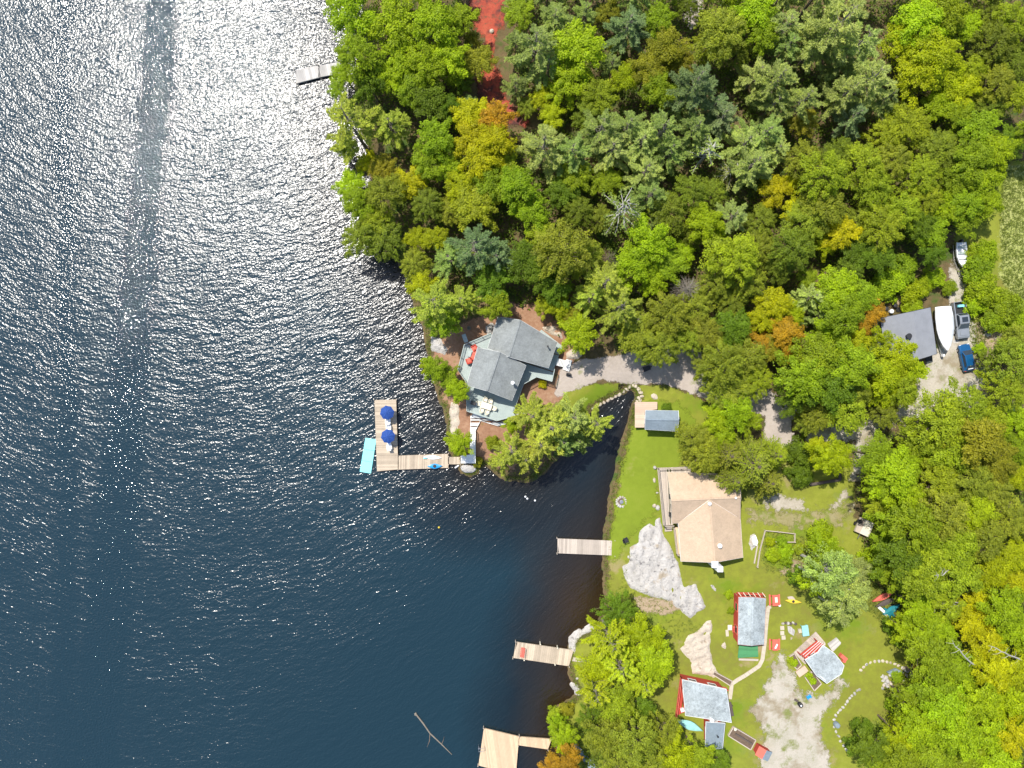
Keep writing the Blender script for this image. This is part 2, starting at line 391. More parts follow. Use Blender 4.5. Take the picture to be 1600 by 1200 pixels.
M['gravel_worn'] = ground_mat('gravel_worn', [(.27, .26, .15), (.40, .37, .29), (.50, .45, .38), (.45, .40, .33)], (.35, 3.0, 12), edge=1.1, fine=.8, patch=[((.30, .25, .17), .25, .50), ((.20, .22, .07), .4, .56)])
M['dirt'] = ground_mat('dirt', [(.22, .16, .09), (.36, .27, .18), (.46, .37, .27)], (.35, 2.5, 14), edge=.6, fine=.5, patch=[((.18, .20, .06), .4, .58)])
M['dry_grass'] = ground_mat('dry_grass', [(.22,.20,.06), (.30,.26,.13), (.36,.31,.20)], (.35, 2.5, 14), edge=1.6, fine=.5, patch=[((.19,.22,.04), .5, .50)])
M['mulch'] = ground_mat('mulch', [(.20, .10, .06), (.32, .18, .11), (.44, .30, .20)], (.4, 2.5, 12), edge=.6, fine=.5, patch=[((.20, .17, .05), .5, .6)])
M['red_gravel'] = ground_mat('red_gravel', [(.13,.045,.035), (.40,.075,.045), (.52,.16,.09)], (.4, 3, 14), edge=.9, fine=.8, patch=[((.10,.045,.04), .3, .47), ((.17,.085,.05), 1.3, .55), ((.13,.12,.03), 2.2, .63)])
M['sand'] = ground_mat('sand', [(.30,.26,.19), (.42,.37,.29), (.60,.55,.47)], (.6, 3, 14), edge=.9, fine=.5)
M['meadow'] = ground_mat('meadow', [(.26,.30,.06), (.36,.39,.12), (.46,.45,.19)], (.4, 2, 9), edge=.8, bd=.1)
zone('lawn', [(985,600),(1050,602),(1118,633),(1160,690),(1200,680),(1260,700),(1340,720),(1335,800),(1365,900),(1400,970),(1425,1030),(1430,1130),(1420,1280),(880,1280),(860,1160),(895,1100),(880,1005),(935,970),(940,840),(960,740),(970,690),(980,640)], 1, M['grass'], 'dry mown grass around the cabins')
zone('lakeside_lawn', [(985,612),(1000,625),(1060,625),(1090,660),(1060,735),(1030,740),(1030,800),(1010,815),(980,850),(965,880),(945,885),(942,840),(960,740),(974,685)], 2, M['grass_lush'], 'lush mown grass along the bay')
zone('bank', [(868,602),(920,600),(985,596),(1000,600),(992,612),(955,625),(925,640),(895,680),(840,640),(850,612)], 1, M['grass'], 'dry grass bank at the head of the bay')
zone('mulch_bed', [(690,520),(730,500),(790,470),(900,480),(900,600),(860,640),(800,740),(745,735),(700,660),(672,560)], 2, M['mulch'], 'reddish bare earth around the grey cottage')
zone('driveway', [(876,575),(905,562),(960,556),(1040,538),(1092,535),(1112,590),(1150,600),(1200,606),(1250,640),(1262,680),(1225,700),(1190,690),(1196,650),(1125,636),(1080,614),(1035,600),(985,602),(940,594),(905,608),(866,622),(868,600)], 3, M['gravel'], 'pale gravel driveway to the grey cottage')
zone('parking_area', [(1438,575),(1458,545),(1480,470),(1482,420),(1494,400),(1512,430),(1520,500),(1540,600),(1545,650),(1500,665),(1430,660),(1375,672),(1380,700),(1350,735),(1335,790),(1318,800),(1335,720),(1330,692),(1262,690),(1250,665),(1340,655),(1420,630)], 3, M['gravel_worn'], 'gravel parking area by the garage')
zone('turning_area', [(1212,1020),(1225,1015),(1240,1050),(1250,1082),(1285,1085),(1312,1052),(1326,1062),(1302,1100),(1280,1128),(1300,1200),(1312,1290),(1192,1290),(1184,1200),(1192,1140),(1170,1112),(1196,1070)], 3, M['gravel_worn'], 'worn gravel turning area below the cabins')
zone('vegetable_patch', [(1197,832),(1238,836),(1242,860),(1236,884),(1218,892),(1200,884),(1190,872)], 3, M['grass_lush'], 'lush green weedy patch inside the garden fence')
zone('sandy_patch', [(1190,782),(1215,770),(1255,780),(1262,798),(1235,800),(1200,796)], 3, M['sand'], 'bare pale sand behind the tan cottage')
zone('dry_track', [(1168,800),(1200,794),(1262,800),(1300,790),(1332,770),(1338,790),(1310,822),(1262,826),(1200,820),(1172,812)], 2, M['dry_grass'], 'dry worn track across the grass behind the tan cottage')
zone('bare_earth', [(1352,846),(1366,850),(1378,876),(1388,896),(1372,896),(1356,870)], 2, M['dirt'], 'bare earth strip along the forest edge below the trailer')
zone('bed_earth', [(1214,886),(1236,872),(1256,872),(1262,892),(1244,902),(1222,900)], 2, M['dirt'], 'bare soil under the half bare tree')
zone('sandy_track', [(1295,792),(1320,765),(1332,768),(1312,792),(1298,797)], 3, M['sand'], 'bare sandy wheel track on the grass')
zone('earth_patch', [(988,930),(1040,935),(1075,945),(1040,962),(1000,958)], 3, M['dirt'], 'bare brown earth below the big rock')
zone('red_driveway', [(730,-60),(790,-60),(789,30),(784,50),(774,62),(773,85),(782,110),(790,150),(828,186),(824,198),(800,198),(776,180),(745,150),(742,118),(762,95),(755,60),(732,36)], 3, M['red_gravel'], 'red stained driveway running through the forest')
zone('verge', [(1490,370),(1570,250),(1700,250),(1700,560),(1560,560),(1535,600),(1520,520),(1495,460)], 1, M['grass'], 'weedy grass verge beside the parking area')
zone('meadow', [(1570,260),(1700,240),(1700,520),(1600,470),(1562,440),(1560,330)], 2, M['meadow'], 'pale long grass meadow at the forest edge')
zone('field_edge', [(1520,500),(1560,500),(1570,540),(1545,575),(1530,560)], 2, M['dirt'], 'bare stony ground beside the parked cars')
zone('fallen_leaf_patch', [(1388,470),(1400,458),(1425,462),(1432,474),(1410,480)], 4, M['dirt'], 'tan mound of dead leaves behind the garage')
zone('forest_lane', [(1068,-40),(1100,-40),(1098,30),(1080,50),(1066,30)], 2, M['gravel'], 'grey lane glimpsed between the trees')

# ------------------------------------------------------------------ rocks
def outcrop(name, poly, hgt, mat, label, step=.25):
    step = .14 if name == 'flat_rock' else step
    w = wig([XY(x, y, 1.7) for x, y in poly], .8, .16, len(poly))
    a = np.array(w); x0, y0 = a.min(0) - .3; x1, y1 = a.max(0) + .3
    gx = np.arange(x0, x1, step); gy = np.arange(y0, y1, step); X, Y = np.meshgrid(gx, gy)
    d = sdist(w, X, Y); g, _ = hterr(X, Y)
    r = np.random.default_rng(len(poly)); nz = np.zeros(X.shape)
    for k in range(14):
        fx, fy = r.normal(0, .9 + k * .12, 2); nz += np.abs(np.sin(X * fx + Y * fy + r.random() * 6)) * .9 ** k
    nz = (nz - nz.mean()) / nz.std()
    z = g - .06 + np.clip(d * 2.2 + .1, -.2, 1) * hgt * (.75 + .22 * nz) + (r.random(X.shape) - .5) * .05
    m = d > -.25; n = len(gx)
    ii, jj = np.nonzero(m[:-1, :-1] & m[1:, :-1] & m[:-1, 1:] & m[1:, 1:]); b = ii * n + jj
    F = np.stack([b, b + 1, b + 1 + n, b + n], 1); used, inv = np.unique(F.ravel(), return_inverse=True)
    V = np.stack([X.ravel()[used], Y.ravel()[used], z.ravel()[used]], 1); c = V.mean(0); c[2] = V[:, 2].min()
    o = link(name, npmesh(name, V - c, inv.reshape(-1, 4)), mat); o.location = c; ORG[o.name] = Vector(c)
    return tag(o, label, 'rock')
def rockmb(c, rx, ry, rz_, seed, rot=0, mb=None):
    import bmesh
    bm = bmesh.new(); bmesh.ops.create_icosphere(bm, subdivisions=2, radius=1); r = random.Random(seed)
    ph = [(r.uniform(-2, 2), r.uniform(-2, 2), r.uniform(-2, 2), r.uniform(0, 6)) for _ in range(5)]
    mb = mb or MB(); b = len(mb.v); ca, sa = math.cos(rot), math.sin(rot)
    for v in bm.verts:
        p = v.co; k = 1 + .13 * sum(math.sin(p.x * a + p.y * b_ + p.z * c_ + d) for a, b_, c_, d in ph) * .7 + r.uniform(-.05, .05)
        x, y, z = p.x * rx * k, p.y * ry * k, max(p.z, -.3) * rz_ * k
        mb.v.append((c[0] + x * ca - y * sa, c[1] + x * sa + y * ca, c[2] + z))
    for f in bm.faces: mb.f.append(tuple(b + v.index for v in f.verts))
    bm.free(); return mb
def boulder(px, py, wpx, hpx, label, rot=0, hgt=.45, mat='rock', name='boulder', group=None, cat='boulder'):
    c = G(px, py); return tag(obj(name, rockmb(c, wpx * .05, hpx * .05, hgt, int(px + py * 7), R(rot)), mat), label, cat, group)
outcrop('rock_outcrop', [(1016,818),(1022,822),(1024,812),(1032,808),(1040,840),(1052,862),(1060,878),(1064,895),(1070,918),(1088,912),(1094,925),(1104,950),(1092,957),(1078,968),(1062,955),(1048,942),(1030,936),(1000,928),(985,920),(975,902),(973,885),(984,880),(984,856),(998,848),(1000,830)], .42, M['rock'], 'large pale weathered bedrock outcrop below the tan cottage')
outcrop('rock_outcrop', [(1112,968),(1114,985),(1110,1010),(1114,1035),(1124,1052),(1118,1062),(1106,1058),(1082,1054),(1078,1032),(1062,1014),(1076,992),(1092,984),(1102,972)], .35, M['rock_warm'], 'cream bedrock outcrop between the two red cabins')
outcrop('flat_rock', [(1134,1000),(1137,1012),(1143,1032),(1134,1020),(1124,1009)], .2, M['rock_warm'], 'narrow pointed slab of cream rock in the grass')
outcrop('flat_rock', [(1106,914),(1114,912),(1120,920),(1121,928),(1113,922)], .2, M['rock'], 'small lone rock in the grass above the red cabin')
outcrop('shore_rock', [(672,524),(688,528),(700,545),(696,556),(684,552),(672,548)], .5, M['rock'], 'pale rock at the lake edge beside the cottage deck')
outcrop('shore_rock', [(704,628),(717,632),(719,660),(716,680),(706,690),(702,676),(700,650)], .5, M['rock_warm'], 'long cream shore rock above the round green bush')
outcrop('shore_rock', [(888,1000),(905,985),(925,975),(932,990),(912,998),(902,1008),(900,1030),(890,1024)], .5, M['rock'], 'stony lake edge above the dock with the red bench')
outcrop('shore_rock', [(888,1074),(896,1072),(910,1084),(910,1096),(898,1092)], .4, M['rock'], 'pale rock at the lake edge under the yellow-green tree')
outcrop('flat_rock', [(1172,836),(1180,833),(1184,846),(1182,858),(1174,862),(1169,850)], .3, M['rock'], 'white topped rock beside the garden fence')
outcrop('flat_rock', [(884,551),(893,545),(911,546),(910,556),(903,561),(885,561)], .6, M['rock_warm'], 'broad pale boulder at the cottage end of the driveway')
outcrop('flat_rock', [(846,510),(866,508),(878,518),(880,530),(864,524),(850,518)], .6, M['rock_warm'], 'pale bedrock behind the grey cottage')
outcrop('flat_rock', [(758,510),(768,503),(775,508),(770,520),(760,524)], .6, M['rock'], 'pale rock against the upper corner of the grey cottage')
boulder(730, 732, 28, 16, 'large pale boulder carrying the end of the white walkway', 0, .5)
boulder(815, 650, 20, 14, 'pale boulder at the lower corner of the grey cottage deck', 10, .6)
boulder(1024, 620, 16, 10, 'low pinkish boulder above the shed deck', -20, .25, 'rock_warm')
boulder(1023, 731, 6, 6, 'small round stone at the top corner of the tan cottage deck')
boulder(1023, 750, 5, 8, 'small yellowish stone halfway along the tan cottage deck', 0, .25, 'rock_warm')
boulder(1027, 770, 4, 3, 'tiny pale stone by the tan cottage deck', 0, .2)
boulder(1027, 793, 7, 8, 'pale stone near the lower end of the tan cottage deck', 0, .3)
boulder(1022, 790, 6, 6, 'brownish stone touching the grass beside the tan cottage', 0, .3, 'rock_warm')
boulder(982, 870, 4, 5, 'small white stone between the dock and the big outcrop', 0, .2)
boulder(768, 49, 7, 8, 'small white boulder on the red driveway', 0, .5, 'rock_warm')
boulder(930, 1002, 8, 6, 'small grey boulder half under the dark green shore tree', 0, .3)
boulder(1492, 533, 16, 7, 'flat patch of white stone between the truck and the blue car', 0, .06, 'rock')
boulder(1430, 650, 18, 8, 'grey boulder at the edge of the parking area', 10, .4)
boulder(902, 1060, 5, 4, 'small white boulder on the grass beside the shore tree', 0, .2)
ORD = 'first second third fourth fifth sixth seventh eighth ninth tenth eleventh twelfth thirteenth fourteenth fifteenth sixteenth seventeenth eighteenth nineteenth'.split()
# stones walling the head of the bay
rw = [(926,638),(932,634),(938,631),(944,628),(950,625),(956,622),(962,619),(968,616),(974,612),(979,608),(984,604),(989,602),(994,604),(998,608),(1001,613),(1003,619),(998,622),(1000,626),(996,628)]
for i, (x, y) in enumerate(rw):
    boulder(x, y, 6 + (i * 7) % 4, 5 + (i * 5) % 3, f'{ORD[i]} pale stone, counted from the lake end, edging the head of the bay', i * 37, .22, 'rock_warm', 'edging_stone', 'stones edging the head of the bay', 'stone')
# stepping stones in an arc
arc = [(1345,1047),(1348.5,1042),(1354,1038.5),(1360,1035.5),(1366.5,1033.5),(1373,1033),(1379.5,1033),(1386,1034),(1392,1035.5),(1398,1037.5),(1404,1040),(1410,1043.5)]
for i, (x, y) in enumerate(arc):
    boulder(x, y, 5.5, 4.6, f'{ORD[i]} stepping stone of the arc, counted from the small cabin', i * 20, .08, ['slab', 'rock_warm', 'rock'][i % 3], 'stepping_stone', 'stepping stones in an arc', 'stone')
bl = [(1343,1077),(1339,1079),(1335,1083),(1331,1087),(1327,1091),(1324,1096),(1321,1101),(1317,1105),(1313,1109),(1309,1113),(1306,1118),(1303,1124),(1303,1136),(1306,1143),(1310,1150),(1313,1158),(1318,1165),(1322,1171)]
for i, (x, y) in enumerate(bl):
    boulder(x, y, 4.4 + (i % 3), 4, f'{ORD[i]} white stone of the curved lawn border, counted from its upper end', i * 50, .2, 'rock', 'border_stone', 'stones bordering the lower lawn', 'stone')
r_ = random.Random(4)
for i in range(34):
    a = i / 33; x = 1380 + a * 62 + r_.uniform(-5, 5); y = 1064 - a * 22 + r_.uniform(-8, 9)
    boulder(x, y, r_.uniform(4, 8), r_.uniform(3.5, 6), 'stone heaped in the rock garden at the forest edge', i * 70, r_.uniform(.2, .5), ['rock', 'rock_warm'][i % 2], 'garden_stone', 'stones of the rock garden', 'stone')
for i in range(9):
    boulder(1383 + r_.uniform(-4, 5), 1056 + i * 2.4, r_.uniform(4, 8), r_.uniform(4, 7), 'stone heaped in the rock garden at the forest edge', i * 70, .35, 'rock', 'garden_stone', 'stones of the rock garden', 'stone')

# ------------------------------------------------------------------ decks, docks, rails, houses
def scan(poly, ang, w, gap, z, th, mb=None):
    """boards of width w laid along direction ang inside the polygon (list of (x, y))"""
    mb = mb or MB(); ca, sa = math.cos(ang), math.sin(ang)
    q = [(x * ca + y * sa, -x * sa + y * ca) for x, y in poly]; n = len(q)
    v0 = min(p[1] for p in q); v1 = max(p[1] for p in q); k = max(1, int(round((v1 - v0) / (w + gap)))); st = (v1 - v0) / k
    for i in range(k):
        rows = []
        for v in (v0 + i * st + gap / 2 + .001, v0 + (i + 1) * st - gap / 2 - .001):
            xs = []
            for j in range(n):
                a, b = q[j], q[(j + 1) % n]
                if (a[1] > v) != (b[1] > v): xs.append(a[0] + (v - a[1]) / (b[1] - a[1]) * (b[0] - a[0]))
            rows.append((v, sorted(xs)))
        (va, xa), (vb, xb) = rows
        if len(xa) != len(xb): continue
        for j in range(0, len(xa) - 1, 2):
            c = [(xa[j], va), (xa[j + 1], va), (xb[j + 1], vb), (xb[j], vb)]; zz = z + random.uniform(-.004, .004)
            mb.prism([(x * ca - y * sa, x * sa + y * ca, zz) for x, y in c], th)
    return mb
def inset(poly, d):
    c = Vector((sum(p[0] for p in poly) / len(poly), sum(p[1] for p in poly) / len(poly)))
    n = len(poly); area = sum(poly[i][0] * poly[(i + 1) % n][1] - poly[(i + 1) % n][0] * poly[i][1] for i in range(n)); s = 1 if area > 0 else -1
    out = []
    for i in range(n):
        a, b, e = Vector(poly[i - 1][:2]), Vector(poly[i][:2]), Vector(poly[(i + 1) % n][:2])
        u = (b - a).normalized(); v = (e - b).normalized()
        n1 = Vector((-u.y, u.x)) * s; n2 = Vector((-v.y, v.x)) * s; m = (n1 + n2); L = max(m.length, .4); m = m / L
        out.append(tuple(b + m * d / max(m.dot(n1), .35)))
    return out
def rim(mb, poly, z, t, h):
    n = len(poly)
    for i in range(n):
        a, b = poly[i], poly[(i + 1) % n]; mb.bar((a[0], a[1], z), (b[0], b[1], z), t, h)
def railing(parent, pts, z, mat, hgt=.95, closed=False, name='railing'):
    mb = MB(); n = len(pts)
    for i in range(n if closed else n - 1):
        a = Vector((*pts[i][:2], z)); b = Vector((*pts[(i + 1) % n][:2], z)); L = (b - a).length; k = max(1, round(L / 1.6))
        up = Vector((0, 0, hgt)); mb.bar(a + up, b + up, .09, .05); mb.bar(a + up * .12, b + up * .12, .05, .05)
        for j in range(k + 1):
            p = a.lerp(b, j / k); mb.box((p.x, p.y, z + hgt / 2), (.09, .09, hgt))
        kk = int(L / .16)
        for j in range(1, kk): p = a.lerp(b, j / kk); mb.box((p.x, p.y, z + hgt * .55), (.03, .03, hgt * .86))
    return obj(name, mb, mat, parent)
def deck_parts(parent, poly, z, ang, mat, frame_mat=None, bw=.14, gnd=None):
    b = obj('deck_board', scan(poly, ang, bw, .008, z, .035), mat, parent, kind='stuff')
    f = MB(); ip = inset(poly, .06); rim(f, ip, z - .14, .05, .18)
    obj('deck_frame', f, frame_mat or mat, parent)
    for i, p in enumerate(inset(poly, .25)):
        g = hz(p[0], p[1]) if gnd is None else gnd
        obj('post', MB().box((p[0], p[1], (z - .05 + g - .4) / 2), (.14, .14, z - .05 - g + .4)), 'wood_weather', parent)
    return b
def dock(name, polys, z, ang, mat, label, posts=True, bw=.14):
    """polys: list of pixel polygons; ang(s) of the boards in degrees"""
    w0 = [tuple(XY(x, y, z)) for x, y in polys[0]]; c = np.mean(w0, 0)
    t_ = thing(name, (c[0], c[1], -.3), label, 'dock')
    for i, pl in enumerate(polys):
        w = [tuple(XY(x, y, z)) for x, y in pl]; a = ang[i] if isinstance(ang, (list, tuple)) else ang
        obj('deck_board', scan(w, R(a), bw, .01, z, .04), mat, t_, kind='stuff')
        f = MB(); rim(f, inset(w, .05), z - .16, .06, .24); obj('dock_frame', f, mat, t_)
        if posts:
            for p in inset(w, -.06)[:4]:
                g = hz(*p); obj('post', MB().tube([(p[0], p[1], g - .2), (p[0], p[1], z + .25)], .07, 8), 'wood_weather', t_)
    return t_
def windows(parent, a, b, z0, z1, n=None, door=False, wm='trim_white'):
    """windows (frame, pane, sill) on the wall from a to b; outward normal is to the right of a->b"""
    a, b = Vector((*a[:2], 0)), Vector((*b[:2], 0)); d = b - a; L = d.length; d.normalize(); nrm = Vector((d.y, -d.x, 0)); rz = math.atan2(d.y, d.x)
    if L < 1.4: return
    n = n if n is not None else max(1, int(L / 2.6))
    for i in range(n):
        c = a + d * (L * (i + .5) / n); ww = min(1.2, L / n * .55); isdoor = door and i == 0
        zc, hh = ((z0 + 1.03, 2.0) if isdoor else (z0 + (z1 - z0) * .58, (z1 - z0) * .42)); ww = .9 if isdoor else ww
        f = MB(); p = c + nrm * .02
        for s in (-1, 1):
            q = p + d * (s * ww / 2); f.box((q.x, q.y, zc), (.08, .09, hh + .08), rz); f.box((p.x, p.y, zc + s * hh / 2), (ww - .084, .088, .08), rz)
        if isdoor:
            fo = obj('door_frame', f, wm, parent); o = obj('door', MB().box((p.x, p.y, zc), (ww - .1, .05, hh - .1), rz), 'red_light' if wm == 'red' else wm, parent)
            hp = p + d * .32 + nrm * .05; k = obj('handle', MB().box((hp.x, hp.y, zc), (.12, .05, .04), rz), 'metal', None, local=True)
            k.parent = o; k.location = -ORG[parent.name]; ORG[k.name] = ORG[parent.name]
        else:
            fo = obj('window', f, wm, parent); k = MB().box((p.x, p.y, zc), (ww - .09, .03, hh - .09), rz); k.v = [tuple(Vector(v) - ORG[parent.name]) for v in k.v]
            po = obj('pane', k, 'glass', fo, local=True)
def slab_roof(parent, ring, t, mat, name='roof'):
    return obj(name, MB().prism(ring, t), mat, parent)
def gable(parent, c, ridge, ze, zr, roofm, wallm, over=.4, trim='trim_white', base=None, win=True, door=False, nm='roof'):
    """c: four eave corners (pixels) A B C D with the ridge from the middle of AB to the middle of CD; ridge: two pixels"""
    A, B, C_, D = [P3(x, y, ze) for x, y in c]; R1, R2 = [P3(x, y, zr) for x, y in ridge]
    for s, ring in enumerate(([A, R1, R2, D], [R1, B, C_, R2])):
        obj('roof_slope' if nm == 'roof' else nm, MB().prism([tuple(p) for p in ring], .14), roofm, parent)
    cap = MB(); cap.bar(R1 + Vector((0, 0, .03)), R2 + Vector((0, 0, .03)), .26, .05); obj('ridge_cap', cap, roofm, parent)
    fb = MB()
    for p, q_ in ((A, D), (B, C_), (A, R1), (R1, B), (C_, R2), (R2, D)): fb.bar(p - Vector((0, 0, .12)), q_ - Vector((0, 0, .12)), .05, .2)
    obj('fascia', fb, trim, parent)
    q = inset([A[:2], B[:2], C_[:2], D[:2]], over)
    cx = sum(p[0] for p in q) / 4; cy = sum(p[1] for p in q) / 4; b = base if base is not None else hz(cx, cy) - .25
    top = ze - .1; mb = MB(); m1 = R1.xy.lerp(R2.xy, .0) ; wl = []
    r1 = ((q[0][0] + q[1][0]) / 2, (q[0][1] + q[1][1]) / 2, zr - .42); r2 = ((q[2][0] + q[3][0]) / 2, (q[2][1] + q[3][1]) / 2, zr - .42)
    P = lambda p, z: (p[0], p[1], z)
    mb.poly([P(q[0], b), P(q[1], b), P(q[1], top), r1, P(q[0], top)][::-1]); mb.poly([P(q[2], b), P(q[3], b), P(q[3], top), r2, P(q[2], top)][::-1])
    mb.poly([P(q[1], b), P(q[2], b), P(q[2], top), P(q[1], top)][::-1]); mb.poly([P(q[3], b), P(q[0], b), P(q[0], top), P(q[3], top)][::-1])
    obj('wall', mb, wallm, parent)
    area = sum(q[i][0] * q[(i + 1) % 4][1] - q[(i + 1) % 4][0] * q[i][1] for i in range(4)); qq = q if area > 0 else q[::-1]
    if win:
        for i in range(4): windows(parent, qq[i], qq[(i + 1) % 4], max(b + .3, 0), top, door=(door and i == 0), wm=trim)
    return q
def pipe(parent, px, py, z0, z1, r=.08, mat='metal', name='vent_pipe'):
    p = P3(px, py, z1); return obj(name, MB().lathe((p.x, p.y, z0), [(r, 0), (r, z1 - z0 - .1), (r * 1.7, z1 - z0 - .1), (r * 1.7, z1 - z0)], 10), mat, parent)

# --- grey cottage
gc = G(800, 570)
ct = thing('cottage', gc, 'grey shingled lakeside cottage of two joined gables with a wraparound deck', 'cottage')
gable(ct, [(778,495),(871,535),(857,575),(762,544)], [(813,500),(795,558)], 5.3, 7.1, 'roof_grey', 'siding_grey', .5, base=1.0)
gable(ct, [(746,543),(822,571),(800,626),(729,602)], [(781,550),(761,611)], 5.6, 7.3, 'roof_grey', 'siding_grey', .5, base=1.0, door=True)
pipe(ct, 801, 598, 5.4, 7.2, .16, 'white'); pipe(ct, 856, 541, 5.0, 6.6, .09, 'dark')
dk = [(768,521),(726,539),(716,578),(729,597),(730,642),(776,657),(806,650),(801,643),(818,600),(838,589),(862,596),(866,575),(879,541),(846,515),(800,560)]
dkw = [XY(x, y, 3.0) for x, y in dk]
deck_parts(ct, dkw, 3.0, R(-18), 'deck_grey', 'siding_grey')
railing(ct, [XY(x, y, 3) for x, y in [(768,521),(726,539),(716,578),(729,597),(730,642),(776,657),(804,650)]], 3.0, 'deck_grey')
railing(ct, [XY(x, y, 3) for x, y in [(802,643),(818,600),(838,589),(862,596),(866,577)]], 3.0, 'deck_grey')
# white steps at the driveway side
st = MB(); a = G(870, 566); b_ = G(884, 569)
for i in range(6):
    p = a.lerp(b_, i / 6); st.box((p.x, p.y, 2.85 - i * .22), (.26, 1.1, .06), R(-12))
obj('step', st, 'trim_white', ct); ld = [XY(x, y, 1.75) for x, y in [(884,561),(894,563),(890,581),(879,577)]]
obj('landing', scan(ld, R(80), .14, .01, 1.8, .05), 'wood_white', ct)
tag(obj('porch_bench', MB().box(G(888, 585, .35), (.7, .45, .4), R(-15)).box(G(888, 585, .75), (.7, .1, .5), R(-15)), 'dark'), 'dark bench below the white landing of the grey cottage', 'bench')
tag(obj('storage_box', MB().box(G(728, 530, 1.9), (.55, 1.2, .7), R(20)).box(G(728, 530, 2.28), (.62, 1.28, .08), R(20)), 'deck_grey'), 'blue-grey storage box at the upper tip of the cottage deck', 'box')
# --- white walkway
wk = thing('walkway', P3(740, 690, 1.0), 'white painted boardwalk bending from the cottage deck down to the dock', 'walkway')
wp = [(735,650),(742,645),(776,660),(800,655),(803,660),(779,666),(751,658),(743,673),(743,724),(720,724),(720,712),(734,711)]
deck_parts(wk, [XY(x, y, 1.7) for x, y in wp], 1.7, 0, 'wood_white', bw=.16)
railing(wk, [XY(x, y, 1.7) for x, y in [(743,673),(743,722)]], 1.7, 'trim_white', .9)
# --- tan cottage
tc = thing('cottage', G(1100, 800), 'tan roofed cottage with a cross gable and a pale deck facing the bay', 'cottage')
gable(tc, [(1043,738),(1050,818),(1157,811),(1159,741)], [(1049,782),(1157,777)], 4.5, 6.3, 'roof_tan', 'siding_cream', .4, trim='siding_cream', base=1.0, door=True)
gable(tc, [(1161,871),(1064,877),(1060,817),(1157,811)], [(1117,879),(1109,781)], 4.5, 6.38, 'roof_tan', 'siding_cream', .4, trim='trim_white', base=1.0)
obj('chimney', MB().box(P3(1117, 882, 4.2), (.8, .8, 5.6)).box(P3(1117, 882, 7.05), (.95, .95, .12)).box(P3(1117, 882, 7.2), (.45, .45, .25)), 'white', tc)
pipe(tc, 1109, 787, 6.0, 6.8, .16, 'white'); pipe(tc, 1125, 853, 6.0, 6.7, .2, 'white'); pipe(tc, 1150, 778, 5.6, 6.5, .1, 'white')
d1 = [(1027,731),(1080,729),(1080,742),(1044,742),(1051,819),(1052,820),(1036,822)]
deck_parts(tc, [XY(x, y, 2.6) for x, y in d1], 2.6, R(93), 'wood_weather')
railing(tc, [XY(x, y, 2.6) for x, y in [(1080,730),(1028,732),(1037,821),(1051,820)]], 2.6, 'wood_weather')
d2 = [(1052,824),(1060,824),(1064,866),(1057,866)]
deck_parts(tc, [XY(x, y, 2.3) for x, y in d2], 2.3, R(93), 'wood_new')
railing(tc, [XY(x, y, 2.3) for x, y in [(1052,824),(1057,866),(1064,866)]], 2.3, 'wood_weather')
obj('side_step', MB().box(G(1044, 825, .25), (1.1, .35, .2), R(5)).box(G(1044, 828, .1), (1.1, .35, .15), R(5)), 'wood_weather', tc)
# --- shed with new deck
sh = thing('shed', G(1035, 657), 'small shed with a blue-grey gable roof and pinkish new deck beside the bay', 'shed')
gable(sh, [(1008,671),(1009,641),(1060,642),(1059,674)], [(1008.5,655.5),(1061,656)], 4.1, 5.0, 'roof_blue', 'siding_grey', .25, base=1.0, door=True)
deck_parts(sh, [XY(x, y, 1.9) for x, y in [(992,628),(1027,628),(1027,640),(1009,641),(1009,668),(992,668)]], 1.9, 0, 'wood_pink', bw=.28)
# --- red cabin one
def painted_posts(parent, a, b, z0, z1, n, mat, name='porch_post'):
    for i in range(n):
        p = Vector(a).lerp(Vector(b), i / (n - 1)); obj(name, MB().box((p.x, p.y, (z0 + z1) / 2), (.12, .12, z1 - z0)), mat, parent)
r1 = thing('cabin', G(1173, 970), 'long red cabin with a pale grey roof and a green deck at its lower end', 'cabin')
gable(r1, [(1154,933),(1197,935),(1194,1007),(1153,1007)], [(1176,933),(1174,1009)], 4.2, 5.1, 'roof_pale', 'red_paint', .12, trim='red_light', base=1.0, door=True)
pz = [XY(x, y, 2.0) for x, y in [(1151,925),(1192,927),(1193,936),(1151,936)]]
deck_parts(r1, pz, 2.0, R(92), 'red_paint'); railing(r1, pz[:2], 2.0, 'red_light', .9)
for i in range(6):
    x = 1154 + i * 7.4; a = P3(x, 926, 2.95); b_ = P3(x + 5, 933, 3.9); obj('brace', MB().bar(a, b_, .10, .06), 'cream', r1)
sp = [XY(x, y, 2.0) for x, y in [(1149,928),(1153,928),(1152,992),(1148,992)]]
deck_parts(r1, sp, 2.0, R(92), 'red_paint'); railing(r1, [sp[0], sp[3]], 2.0, 'trim_white', .9)
gd = [XY(x, y, 2.0) for x, y in [(1155,1007),(1184,1008),(1185,1027),(1153,1028)]]
deck_parts(r1, gd, 2.0, R(-2), 'green_paint', bw=.3)
obj('step', MB().box(G(1169, 1030, .15), (3.0, .3, .15), R(-2)), 'wood_weather', r1)
